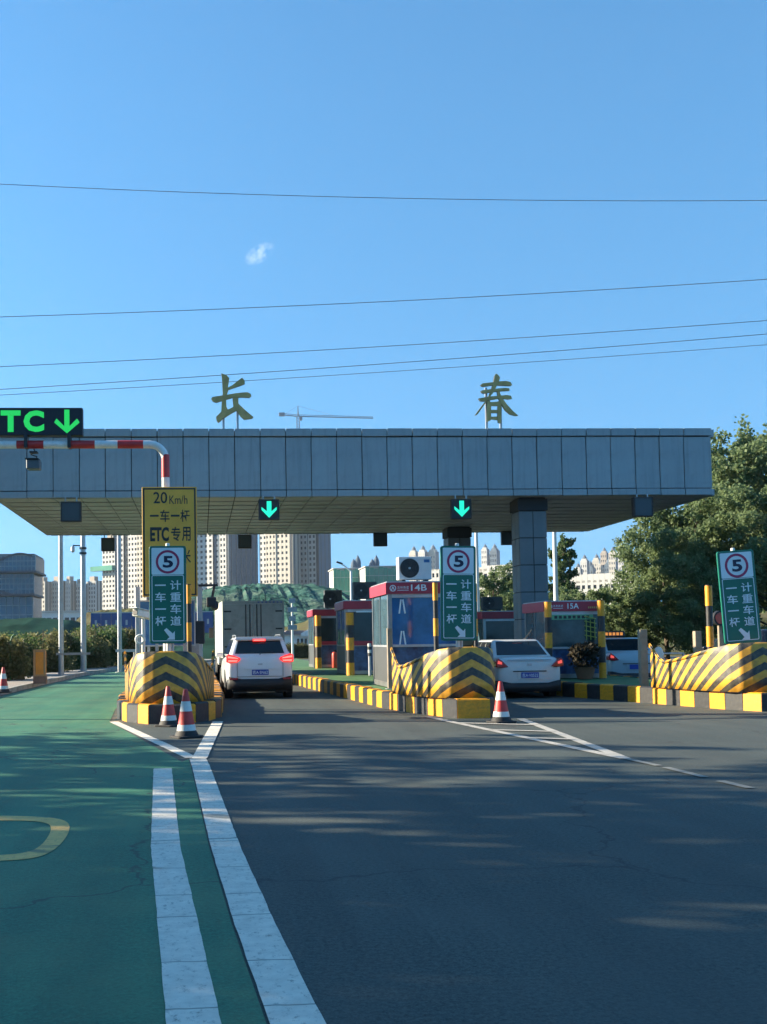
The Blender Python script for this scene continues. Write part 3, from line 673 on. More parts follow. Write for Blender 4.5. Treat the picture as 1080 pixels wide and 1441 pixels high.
for u0 in (212, 241): link('lettering', MB().box(*yrect(u0, u0 + 12, 724, 726.6)[:2], -0.004, 0.002, *yrect(u0, u0 + 12, 724, 726.6)[2:]), SIGNBLK, ys)
text('ETC', yrect(212, 238, 741, 761), 0, SIGNBLK, ys, bold=0.04)
for ch, (u0, u1) in zip('专用', ((241, 254), (256, 268))): text(ch, yrect(u0, u1, 741, 761), 0, SIGNBLK, ys, bold=0.016)
text('米', yrect(254, 268, 772, 792), 0, SIGNBLK, ys, bold=0.012)
for x in (-W * 0.5, W * 0.5): link('post', MB().box(x - 0.03, x + 0.03, 0.04, 0.10, 0, zo + h * 0.9), STEEL, ys)

# red and white portal pole across the electronic toll lane
Y = 24.15
pz, px_ = P(150, 625.5, Y).z, P(233.5, 680, Y).x
pr = 0.083; lx = px_ - 6.2
gp = thing('portal_pole', 'red and white banded portal pole arching over the green lane', 'portal frame', (px_, Y, HK))
bend = 0.33
path = [(0, 0, 0), (0, 0, pz - HK - bend)] + [(-bend * (1 - math.cos(R(t))), 0, pz - HK - bend + bend * math.sin(R(t))) for t in (15, 30, 45, 60, 75, 90)]
L0 = lx - px_
path += [(L0 + bend, 0, pz - HK)] + [(L0 + bend * (1 - math.sin(R(t))), 0, pz - HK - bend + bend * math.cos(R(t))) for t in (15, 30, 45, 60, 75, 90)] + [(L0, 0, 0.13 - HK)]
me = MB().tube(path, pr, 18).mesh('pipe', smooth=60); link('pipe', me, WHITE, gp)
for u0, u1 in ((24, 62), (97, 134), (166, 202), (-50, -12), (-122, -84)):
    x0, x1 = P(u0, 625, Y).x - px_, P(u1, 625, Y).x - px_
    link('red_band', MB().cyl((x0, 0, pz - HK), (x1, 0, pz - HK), pr + 0.004, n=18).mesh('red_band', smooth=60), RED, gp)
for v0, v1 in ((640, 672), (705, 738)):
    z0, z1_ = P(233, v1, Y).z - HK, P(233, v0, Y).z - HK
    link('red_band', MB().cyl((0, 0, z0), (0, 0, z1_), pr + 0.004, n=18).mesh('red_band', smooth=60), RED, gp)

a, b_ = P(-77, 614, Y), P(117, 575, Y)
lb = thing('led_board', 'black electronic board with green letters and down arrow, top left', 'display board', ((a.x + b_.x) / 2, Y, a.z))
W, h = (b_.x - a.x) / 2, b_.z - a.z; k = 2 * W / 194.0
bev(link('housing', MB().box(-W, W, -0.1, 0.12, 0, h), mat('led_matrix', (0.012, 0.018, 0.03), 0.6, var=0.3, scale=40), lb), 0.012, 1)
def lrect(u0, u1, v0, v1): return ((u0 - 20) * k, (u1 - 20) * k, h - (v1 - 575) * k, h - (v0 - 575) * k)
for ch, u0, u1 in (('E', -33, -5), ('T', 2, 30), ('C', 34, 63)): text(ch, lrect(u0, u1, 579, 610), -0.1, LEDG, lb, bold=0.05, depth=0.006)
x0, x1, z0, z1_ = lrect(77, 113, 578, 612); cx = (x0 + x1) / 2; hw = (x1 - x0) / 2; hh = z1_ - z0
link('arrow', MB().prism([(cx, z0), (x0, z0 + hh * .46), (x0 + hw * .2, z0 + hh * .62), (cx - hw * .2, z0 + hh * .3), (cx - hw * .2, z1_), (cx + hw * .2, z1_), (cx + hw * .2, z0 + hh * .3), (x1 - hw * .2, z0 + hh * .62), (x1, z0 + hh * .46)], -0.112, -0.1), LEDG, lb)
for u in (-50, 37, 98): x = (u - 20) * k; link('mount', MB().box(x - 0.035, x + 0.035, -0.13, 0.13, -0.26, 0.005), DARK, lb)
# small camera box hanging under the pole
c = P(48, 653, Y)
fl = thing('hanging_camera', 'small dark camera box hanging below the banded pole', 'camera', (c.x, Y, c.z - 0.1))
bev(link('body', MB().box(-0.14, 0.14, -0.15, 0.15, -0.02, 0.18), mat('camera_grey', (0.09, 0.11, 0.13), 0.5), fl), 0.015, 1)
link('hood', MB().box(-0.16, 0.12, -0.2, 0.16, 0.182, 0.20), DARK, fl)
link('arm', MB().tube([(0.02, 0, 0.18), (0.06, 0.02, 0.26), (-0.06, 0, 0.30), (0.03, 0, 0.36), (0, 0, 0.42)], 0.018, 6), DARK, fl)
link('clamp', MB().box(-0.08, 0.08, -0.1, 0.1, 0.33, 0.36), DARK, fl)

# ------------------------------------------------------------------ posts, cones, cctv
def banded_post(label, u, v0, v1, Y, r, bands=None, z0=HK):
    top, bot = P(u, v0, Y), P(u, v1, Y); X = bot.x
    t = thing('banded_post', label, 'bollard', (X, Y, z0), 'black and yellow posts')
    H = top.z - z0; n = max(3, round(H / 0.42))
    if bands: n = bands
    bh = H / n
    for i in range(n):
        yel = (n - 1 - i) % 2 == 0
        rr = r if yel else r * 0.92
        link('yellow_band' if yel else 'black_band', MB().cyl((0, 0, i * bh), (0, 0, (i + 1) * bh - 0.002), rr, n=16).mesh('band', smooth=60), YEL if yel else BLK, t)
    link('cap', MB().cyl((0, 0, H), (0, 0, H + 0.015), r * 0.9, n=16), BLK, t)
    return t
banded_post('black and yellow post beside the yellow sign', 267, 823, 940, 23.4, 0.055)
banded_post('black and yellow post at the right front of the booth numbered 14B', 615, 820, 940, 25.3, 0.06)
banded_post('black and yellow post just right of the middle green sign', 671, 822, 940, 25.6, 0.05)
banded_post('thick black and yellow post before the second booth on the island', 494, 862, 965, 36.6, 0.13)
banded_post('thick black and yellow post before the farthest booth on the island', 449, 866, 955, 46.5, 0.13)
banded_post('thick black and yellow post at the left corner of the booth numbered 15A', 774, 847, 960, 30.6, 0.10)
banded_post('thick black and yellow post at the right corner of the booth numbered 15A', 849, 845, 960, 30.6, 0.10)
banded_post('black and yellow post left of the leaning green sign', 1001, 824, 940, 24.0, 0.075)
def grey_post(label, u, v0, Y, w, z0=HK, m=BROWNPOST):
    p = P(u, v0, Y)
    t = thing('barrier_post', label, 'post', (p.x, Y, z0), 'plain square barrier posts'); H = p.z - z0
    bev(link('shaft', MB().box(-w / 2, w / 2, -w / 2, w / 2, 0, H), m, t), 0.008, 1)
    bev(link('base_plate', MB().box(-w * .9, w * .9, -w * .9, w * .9, 0.0, 0.02), STEEL, t), 0.004, 1)
    return t
grey_post('plain post at the left end of the right striped bumper', 904, 886, 25.7, 0.17, 0.0)
grey_post('plain post behind the middle of the right striped bumper', 981, 888, 25.5, 0.15)
grey_post('slim pale post carrying a red lamp, right side', 1013, 880, 24.9, 0.08)
grey_post('plain post at the left front of the booth numbered 14B', 548, 884, 26.0, 0.11)
grey_post('plain post left of the yellow sign near the camera', 194, 826, 25.0, 0.10, m=STEEL)
grey_post('plain pale post right of the yellow sign', 281, 825, 25.4, 0.12, m=STEEL)
grey_post('short thick post behind the first striped bumper', 274, 885, 24.9, 0.20, m=BRUSH)
p = P(1015, 868, 24.8)
rl = thing('red_lamp', 'round red lamp partly hidden by the leaning sign', 'signal lamp', (p.x, 24.8, p.z - 0.15))
link('housing', MB().cyl((0, 0, 0.12), (0, 0.14, 0.12), 0.17, n=20).mesh('housing', smooth=50), DARK, rl)
link('lens', MB().cyl((0, -0.012, 0.12), (0, 0.0, 0.12), 0.13, n=20), mat('red_lens', (0.5, 0.08, 0.05), 0.3), rl)
# control arm and reader equipment on the first island
p = P(283, 832, 25.4)
eq = thing('reader_arm', 'black reader equipment on a crossbar beside the truck', 'equipment', (p.x, 25.3, p.z - 0.3))
link('crossbar', MB().box(-0.05, 0.38, -0.03, 0.03, 0.40, 0.45), DARK, eq)
bev(link('reader', MB().box(0.12, 0.34, -0.12, 0.1, -0.06, 0.16), DARK, eq), 0.03, 2)
link('lamp', MB().cyl((0.30, -0.1, 0.0), (0.30, 0.1, -0.05), 0.09, n=14), DARK, eq)
link('strut', MB().cyl((0.3, 0, 0.42), (0.24, 0, 0.1), 0.03, n=8), DARK, eq)
p = P(280, 890, 25.0)
cb = thing('control_box', 'small black box on the short post right of green sign', 'equipment', (p.x, 24.9, p.z - 0.25))
bev(link('body', MB().box(-0.13, 0.13, -0.11, 0.1, 0, 0.5), DARK, cb), 0.02, 1)
link('bracket', MB().box(-0.25, -0.13, -0.03, 0.03, 0.38, 0.46), DARK, cb)
# blue information panel behind the first green sign
a, b_ = P(198, 908, 24.6), P(273, 846, 24.6)
bp = thing('notice_board', 'blue notice board behind the first green sign', 'notice board', ((a.x + b_.x) / 2, 24.6, HK))
W = (b_.x - a.x) / 2; zo = a.z - HK
BLUEP = mat('blue_panel', (0.03, 0.13, 0.33), 0.4, var=0.25, scale=3)
link('board', MB().box(-W, W, 0, 0.06, zo, b_.z - HK), BLUEP, bp)
link('frame', ring_xz(MB(), [(-W - .03, zo - .03), (W + .03, zo - .03), (W + .03, b_.z - HK + .03), (-W - .03, b_.z - HK + .03)], [(-W, zo), (W, zo), (W, b_.z - HK), (-W, b_.z - HK)], -0.02, 0.08), STEEL, bp)
for x in (-W * 0.7, W * 0.7): link('leg', MB().box(x - .03, x + .03, 0.01, 0.05, 0, zo), STEEL, bp)
# cctv on a white post
p = P(199, 870, 23.0); base = Vector((p.x + 0.04, 23.0, HK))
cc = thing('cctv_camera', 'white box camera on a white post beside the first bumper', 'camera', base); zc = p.z - HK
link('post', MB().cyl((0, 0, 0), (0, 0, zc - 0.02), 0.04, n=14).mesh('post', smooth=60), WHITE, cc)
hb = MB().box(-0.08, 0.08, -0.28, 0.24, 0, 0.15); ho = bev(link('camera_housing', hb, WHITE, cc), 0.02, 2); ho.location = (0.02, 0, zc); ho.rotation_euler = (R(-8), 0, R(-38))
le = link('lens_window', MB().box(-0.055, 0.055, -0.292, -0.284, 0.03, 0.12), DARK, cc); le.location = ho.location; le.rotation_euler = ho.rotation_euler
ss = link('sun_shield', MB().box(-0.10, 0.10, -0.36, 0.2, 0.152, 0.165), WHITE, cc); ss.location = ho.location; ss.rotation_euler = ho.rotation_euler
zr = P(199, 900, 23).z - HK
mb = MB(); tor = []
for i in range(20):
    t = 2 * math.pi * i / 20; tor.append((0.085 * math.cos(t) - 0.06, -0.05, zr + 0.085 * math.sin(t)))
link('cable_ring', MB().tube(tor + tor[:2], 0.026, 8).mesh('cable_ring', smooth=60), WHITE, cc)

CONER = mat('cone_red', (0.52, 0.035, 0.03), 0.5, var=0.15, scale=6, dirt=((0.15, 0.06, 0.05), 0.5, 8))
CONEW = mat('cone_band', (0.62, 0.63, 0.60), 0.4, var=0.1, scale=9, dirt=((0.25, 0.23, 0.2), 0.4, 9))
RUB = mat('black_rubber', (0.014, 0.014, 0.015), 0.7, var=0.3, scale=6)
def make_cone():
    t = thing('traffic_cone', '', 'traffic cone', (0, 0, 0), 'red and white traffic cones')
    bev(link('base', MB().slab(rrect(-0.21, 0.21, -0.21, 0.21, 0.06), 0.0, 0.035), RUB, t), 0.008, 1)
    H = 0.72; rad = lambda z: 0.165 - 0.13 * z / H
    link('skirt', MB().lathe([(0.185, 0.03), (0.17, 0.07), (rad(0.11), 0.11)], 24).mesh('skirt', smooth=50), RUB, t)
    for i, (z0, z1_) in enumerate(((0.11, 0.20), (0.20, 0.40), (0.40, 0.55), (0.55, H))):
        red = i % 2 == 1
        e = 0.0 if red else 0.003
        prof = [(rad(z0) + e, z0), (rad(z1_) + e, z1_)] + ([(0.025, H + 0.012)] if i == 3 else [])
        link('red_section' if i in (1, 3) else 'white_band', MB().lathe(prof, 24).mesh('section', smooth=50), CONER if i in (1, 3) else CONEW, t)
    return t
cone = make_cone()
spots = [((263, 1038), 1.04, 3, 'traffic cone nearest the camera, by the first striped bumper', 0),
         ((238, 1022), 0.98, -4, 'traffic cone tucked close against the first kerb', 0),
         ((706, 1017), 1.0, 2, 'traffic cone beside the silver sedan', 0), ((5, 975), 1.0, 0, 'traffic cone at the left edge by the pavement', 0.13)]
for i, ((u, v), s, rz, lab, z) in enumerate(spots):
    o = cone if i == 0 else copy_tree(cone); o['label'] = lab
    o.location = G(u, v, z); o.scale = (s,) * 3; o.rotation_euler = (R(random.uniform(-1, 1)), R(random.uniform(-1, 1)), R(rz * 8))

# ------------------------------------------------------------------ booths
BANDR = mat('booth_band_red', (0.34, 0.025, 0.05), 0.45, var=0.1)
GLASS = mat('booth_glass_blue', (0.025, 0.12, 0.30), 0.10, var=0.3, scale=1.5, spec=0.5)
GLASSD = mat('booth_glass_dark', (0.02, 0.035, 0.04), 0.1, var=0.3, scale=1.5)
GLASSS = mat('booth_side_glass', (0.06, 0.11, 0.14), 0.08, var=0.25, scale=2)
LOWB = mat('booth_poster_blue', (0.015, 0.03, 0.16), 0.35, var=0.6, scale=2.2, col2=(0.05, 0.16, 0.34))
INTER = mat('booth_interior', (0.05, 0.05, 0.05), 0.8)
def booth(label, num, u_left, Y, width, depth, v_top, front=GLASS, z0=HK, xleft=None):
    c = P(u_left, 900, Y); X0 = c.x if xleft is None else xleft
    ztop = P(u_left, v_top, Y).z
    t = thing('toll_booth', label, 'toll booth', (X0 + width / 2, Y + depth / 2, z0), 'toll booths')
    W, D, H = width / 2, depth / 2, ztop - z0
    bh = 0.27; zw = H * 0.40
    link('plinth', MB().box(-W, W, -D, D, 0, 0.12), BRUSH, t)
    link('rear_wall', MB().box(-W + .06, W - .06, D - 0.06, D - 0.02, 0.12, H - bh), BRUSH, t)
    link('floor_panel', MB().box(-W + .06, W - .06, -D + .06, D - .06, 0.12, 0.15), INTER, t)
    for x in (-1, 1):
        for y in (-1, 1):
            link('pillar', MB().box(x * W - (0.10 if x > 0 else 0), x * W + (0.10 if x < 0 else 0), y * D - (0.10 if y > 0 else 0), y * D + (0.10 if y < 0 else 0), 0.12, H - bh), BRUSH, t)
    # front
    link('poster_panel', MB().box(-W + .10, W - .10, -D + 0.015, -D + 0.055, 0.12, zw - 0.04), LOWB, t)
    link('sill', MB().box(-W + .10, W - .10, -D - 0.03, -D + 0.07, zw - 0.04, zw + 0.02), STEEL, t)
    link('front_window', MB().box(-W + .10, W - .10, -D + 0.03, -D + 0.045, zw + 0.02, H - bh - 0.09), front, t)
    link('header', MB().box(-W + .10, W - .10, -D + 0.0, -D + 0.06, H - bh - 0.09, H - bh), STEEL, t)
    for x in (-1, 1):                        # sides
        xa = x * W - (0.05 if x > 0 else -0.02); xb = x * W - (0.02 if x > 0 else -0.05)
        link('side_panel', MB().box(min(xa, xb), max(xa, xb), -D + .10, D - .10, 0.12, zw - 0.04), mat('booth_side_panel', (0.10, 0.11, 0.115), .45, metal=.3, var=.2, scale=2, dirt=((.05, .05, .05), .5, 2)), t)
        link('side_rail', MB().box(x * W - .055, x * W + .055, -D + .10, D - .10, zw - 0.04, zw + 0.01) if False else MB().box(min(x * W, x * W - x * .06), max(x * W, x * W - x * .06), -D + .10, D - .10, zw - 0.04, zw + 0.01), STEEL, t)
        for k in range(2):
            ya = -D + 0.10 + k * (2 * D - 0.20) / 2; yb = ya + (2 * D - 0.20) / 2
            link('side_window', MB().box(min(xa, xb), max(xa, xb), ya + 0.02, yb - 0.02, zw + 0.01, H - bh), GLASSS, t)
            if k: link('mullion', MB().box(min(x * W, x * W - x * .07), max(x * W, x * W - x * .07), ya - 0.02, ya + 0.02, zw + 0.01, H - bh), BRUSH, t)
    link('desk', MB().box(-W + .1, W - .1, -D + .2, -D + .7, zw - 0.12, zw - 0.08), INTER, t)
    bandp = link('sign_band', MB().box(-W - 0.05, W + 0.05, -D - 0.05, D + 0.05, H - bh, H), BANDR, t)
    link('roof', MB().box(-W - 0.02, W + 0.02, -D - 0.02, D + 0.02, H + 0.001, H + 0.03), STEEL, t)
    if num:
        yb = -D - 0.05
        text(num, ((-0.32, 0.06) if num == '14B' else (-0.18, 0.14)) + (H - bh + 0.07, H - 0.05), yb, SIGNWHITE, t, bold=0.012)
        # small logo ring and caption marks
        cz = H - bh / 2; cir = lambda r_: [(-W + 0.12 + r_ * math.cos(2 * math.pi * k / 20), cz + r_ * math.sin(2 * math.pi * k / 20)) for k in range(20)]
        link('logo', ring_xz(MB(), cir(0.078), cir(0.058), yb - 0.006, yb - 0.001), SIGNWHITE, t)
        link('logo', MB().prism([(-W + .075, cz - .045), (-W + .12, cz + .055), (-W + .165, cz - .045), (-W + .145, cz - .045), (-W + .12, cz + .01), (-W + .095, cz - .045)], yb - 0.006, yb - 0.001), SIGNWHITE, t)
        for k, ch in enumerate('吉林高速'): text(ch, (-W + 0.225 + k * 0.072, -W + 0.285 + k * 0.072, cz - 0.015, cz + 0.05), yb, SIGNWHITE, t)
        link('caption_line', MB().box(-W + .225, -W + .50, yb - 0.004, yb - 0.001, cz - 0.055, cz - 0.042), SIGNWHITE, t)
        for k in range(6): link('caption_mark', MB().box(W * 0.50 + k * 0.055, W * 0.50 + k * 0.055 + 0.035, yb - 0.004, yb - 0.001, cz - 0.06, cz - 0.01), mat('caption_gold', (0.5, 0.35, 0.12), 0.5), t)
    return t, X0, ztop
b14, x14, zt14 = booth('front toll booth numbered 14B with blue window, behind middle sign', '14B', 547, 26.8, 1.75, 2.5, 820)
for i in range(4):
    x = -0.60 + 0.14 * (i % 2); z = 1.75 - 0.75 * (i // 2)
    o = link('window_mark', MB().box(-0.018, 0.018, -1.226, -1.222, 0, 0.34), SIGNWHITE, b14); o.location = (x, 0, z); o.rotation_euler = (0, R(8 if i % 2 == 0 else -8), 0)
bB, xB, ztB = booth('second toll booth on the middle island, half behind the first', '', 486, 37.6, 1.75, 2.4, 846, GLASSD)
bC, xC, ztC = booth('farthest toll booth on the middle island, nearest the truck', '', 442, 47.6, 1.7, 2.4, 858, GLASSD)
b15, x15, zt15 = booth('toll booth numbered 15A with green light strip, behind the sedan', '15A', 768, 31.0, 1.62, 2.0, 847, mat('booth_glass_teal', (0.03, 0.06, 0.07), 0.12, var=0.4, scale=1.5))
bD, xD, ztD = booth('dim toll booth between the middle sign and the front column', '', 681, 43.0, 1.7, 2.2, 861, GLASSD, xleft=P(681, 900, 43).x)
# 15A extras: green strip with dark marks, yellow lattice
H = zt15 - HK
link('green_strip', MB().box(-0.68, 0.55, -1.02, -1.0, H - 0.50, H - 0.36), mat('strip_green', (0.12, 0.36, 0.20), 0.5), b15)
for k in range(8): link('strip_mark', MB().box(-0.55 + k * 0.13, -0.47 + k * 0.13, -1.026, -1.0, H - 0.47, H - 0.39), SIGNBLK, b15)
LATT = mat('lattice_yellow', (0.36, 0.40, 0.08), 0.5)
for k in range(3): link('lattice_bar', MB().box(0.34 + k * 0.12, 0.36 + k * 0.12, -1.02, -1.0, 1.05, H - 0.51), LATT, b15)
for k in range(5):
    o = link('lattice_bar', MB().box(-0.17, 0.17, -0.02, 0.0, -0.012, 0.012), LATT, b15); o.location = (0.46, -1.021, 1.15 + k * 0.13); o.rotation_euler = (0, R(12), 0)
# far booths get a red strip, the second one a white caption bar
for bb, W in ((bC, 0.85), (bB, 0.875)):
    link('poster_strip', MB().box(-W + .12, W - .12, -1.24, -1.22, 0.95, 1.10), BANDR, bb)
link('caption', MB().box(-0.5, 0.2, -1.256, -1.252, 2.05, 2.10), SIGNWHITE, bB)
def aircon(label, X, Y, Z, w=0.86, h=0.58, lit=True):
    t = thing('air_conditioner', label, 'air conditioner', (X, Y, Z), 'booth air conditioners'); d = 0.34
    m = mat('aircon_white', (0.62, 0.64, 0.64), 0.5, var=0.08) if lit else mat('aircon_shaded', (0.06, 0.07, 0.075), 0.6)
    for x in (-w * .35, w * .35): link('foot', MB().box(x - .04, x + .04, 0.02, d - .02, 0.0, 0.05), DARK, t)
    bev(link('case', MB().box(-w / 2, w / 2, 0, d, 0.05, h), m, t), 0.015, 2)
    cz, cx_, r = 0.05 + (h - 0.05) * 0.5, -w * 0.17, h * 0.39
    cir = lambda r_: [(cx_ + r_ * math.cos(2 * math.pi * k / 28), cz + r_ * math.sin(2 * math.pi * k / 28)) for k in range(28)]
    link('fan_well', MB().prism(cir(r), -0.006, 0.0), DARK, t)
    for rr in (0.96, 0.8, 0.64, 0.48, 0.32): link('grille_ring', ring_xz(MB(), cir(r * rr), cir(r * rr - 0.008), -0.02, -0.008), mat('grille_dark', (0.05, 0.06, 0.07), 0.5), t)
    link('hub', MB().prism(cir(r * 0.12), -0.024, -0.006), STEEL, t)
    for k in range(5):
        a = 2 * math.pi * k / 5; o = link('fan_blade', MB().prism([(0.02, -0.02), (r * 0.85, -0.05), (r * 0.9, 0.07), (0.03, 0.03)], -0.0075, -0.0065), mat('fan_blade', (0.03, 0.035, 0.04), 0.6), t); o.location = (cx_, 0, cz); o.rotation_euler = (0, a, 0)
    if lit: link('maker_plate', MB().box(w * .27, w * .44, -0.006, 0.002, h - 0.14, h - 0.07), BLUEP, t)
    return t
p = P(586, 820, 26.9); aircon('white air conditioner on top of the booth numbered 14B', p.x, 27.0, zt14 + 0.03, 0.80, 0.60)
p = P(515, 846, 37.8); aircon('air conditioner coloured as shaded on top of the second island booth', p.x, 37.9, ztB + 0.03, 0.8, 0.62, False)
p = P(470, 858, 47.8); aircon('air conditioner coloured as shaded on top of the farthest island booth', p.x, 47.9, ztC + 0.03, 0.75, 0.8, False)
p = P(694, 861, 43.2); aircon('air conditioner coloured as shaded on the dim booth behind the middle sign', p.x, 43.2, ztD + 0.03, 0.78, 0.55, False)
# fire extinguisher by the farthest booth
p = P(471, 946, 47.2)
fe = thing('fire_extinguisher', 'small red fire extinguisher beside the farthest booth', 'extinguisher', (p.x, 47.1, HK))
link('cylinder', MB().lathe([(0.10, 0.0), (0.11, 0.03), (0.11, 0.55), (0.09, 0.62), (0.04, 0.66)], 16).mesh('cylinder', smooth=50), mat('extinguisher_red', (0.6, 0.08, 0.05), 0.35), fe)
link('valve', MB().box(-0.05, 0.07, -0.03, 0.03, 0.66, 0.74), DARK, fe); link('hose', MB().tube([(0.06, 0, 0.70), (0.16, -0.02, 0.6), (0.14, -0.03, 0.25)], 0.02, 8), DARK, fe)
# striped small bollard in front of the second booth
p = P(522, 950, 36.9)
bl = thing('reflector_post', 'slim grey post with black and white tip before second booth', 'post', (P(521, 950, 36).x, 36.0, HK))
link('shaft', MB().cyl((0, 0, 0), (0, 0, 0.62), 0.045, n=12), STEEL, bl)
for k in range(4): link('tip_band', MB().cyl((0, 0, 0.62 + k * 0.1), (0, 0, 0.72 + k * 0.1), 0.06, n=12), CONEW if k % 2 else BLK, bl)
# thin rail and oval convex mirror behind the right bumper
p = P(930, 920, 25.5)
rm = thing('oval_mirror', 'pale oval mirror on a thin rail behind the right bumper', 'mirror', (p.x, 25.6, HK)); zc = p.z - HK
link('rail', MB().cyl((-0.42, 0.05, zc), (0.62, 0.05, zc), 0.022, n=10), STEEL, rm)
link('post', MB().cyl((0.6, 0.05, 0), (0.6, 0.05, zc + 0.02), 0.03, n=10), STEEL, rm)
mv = MB(); mv.lathe([(0.001, 0.05), (0.09, 0.04), (0.17, 0.015), (0.2, 0.0), (0.2, -0.03), (0.17, -0.045)], 24)
o = link('mirror_face', mv.mesh('mirror_face', smooth=60), WHITE, rm); o.location = (-0.02, 0.0, zc - 0.03); o.rotation_euler = (R(90), 0, R(-62)); o.scale = (.7, .95, .8)
# ------------------------------------------------------------------ vehicles
CARW = mat('car_white', (0.70, 0.71, 0.72), 0.28, coat=0.6, var=0.03, scale=2)
CARS = mat('car_silver_white', (0.60, 0.60, 0.58), 0.3, coat=0.6, var=0.04, scale=2)
CARB = mat('car_black', (0.012, 0.014, 0.02), 0.25, coat=0.6)
CARG = mat('car_glass', (0.012, 0.02, 0.024), 0.06, spec=0.6)
TRIM = mat('black_plastic', (0.013, 0.014, 0.016), 0.6, var=0.2)
LAMPON = mat('brake_lamp_lit', (1.0, 0.03, 0.025), 0.3, emit=0.45)
LAMPCORE = mat('brake_lamp_core', (1.0, 0.16, 0.13), 0.3, emit=0.75)
LAMPOFF = mat('tail_lamp', (0.36, 0.015, 0.02), 0.2, coat=0.5)
LAMPGLOW = mat('tail_lamp_glow', (0.9, 0.10, 0.08), 0.25, emit=0.3)
PLATE = mat('plate_blue', (0.015, 0.05, 0.33), 0.4)
RIM = mat('alloy_rim', (0.35, 0.36, 0.37), 0.35, metal=0.8)
def loft(rings):
    mb = MB(); n = len(rings[0]); vs = [p for r_ in rings for p in r_]
    fs = [(i * n + k, (i + 1) * n + k, (i + 1) * n + (k + 1) % n, i * n + (k + 1) % n) for i in range(len(rings) - 1) for k in range(n)]
    fs += [tuple(range(n)), tuple(range(len(rings) * n - 1, (len(rings) - 1) * n - 1, -1))]
    mb.add(vs, fs); me = mb.mesh('body')
    bm = bmesh.new(); bm.from_mesh(me); bmesh.ops.recalc_face_normals(bm, faces=bm.faces); bm.to_mesh(me); bm.free()
    me.polygons.foreach_set('use_smooth', [True] * len(me.polygons)); return me
def body_ring(y, w, zb_, zs, zt_):
    h = [(0, zb_), (.72 * w, zb_), (.93 * w, zb_ + .05), (.99 * w, zb_ + .18), (w, zb_ + (zs - zb_) * .55), (.985 * w, zs), (.90 * w, zs + (zt_ - zs) * .75), (.72 * w, zt_), (.35 * w, zt_ + .01), (0, zt_ + .015)]
    return [(x, y, z) for x, z in h] + [(-x, y, z) for x, z in h[-2:0:-1]]
def quad_on(c00, c10, c11, c01, a, b, c, d, off):
    """panel on the bilinear patch between parameters a..b (u), c..d (v), pushed out by off"""
    c00, c10, c11, c01 = map(Vector, (c00, c10, c11, c01))
    f = lambda u, v: c00 * (1 - u) * (1 - v) + c10 * u * (1 - v) + c11 * u * v + c01 * (1 - u) * v
    n = (c10 - c00).cross(c01 - c00).normalized()
    return [f(a, c) + n * off, f(b, c) + n * off, f(b, d) + n * off, f(a, d) + n * off], n
def panel(mb, q, n, t=0.012):
    mb.add([p for p in q] + [p - n * t for p in q], [(0, 1, 2, 3), (7, 6, 5, 4), (0, 4, 5, 1), (1, 5, 6, 2), (2, 6, 7, 3), (3, 7, 4, 0)])
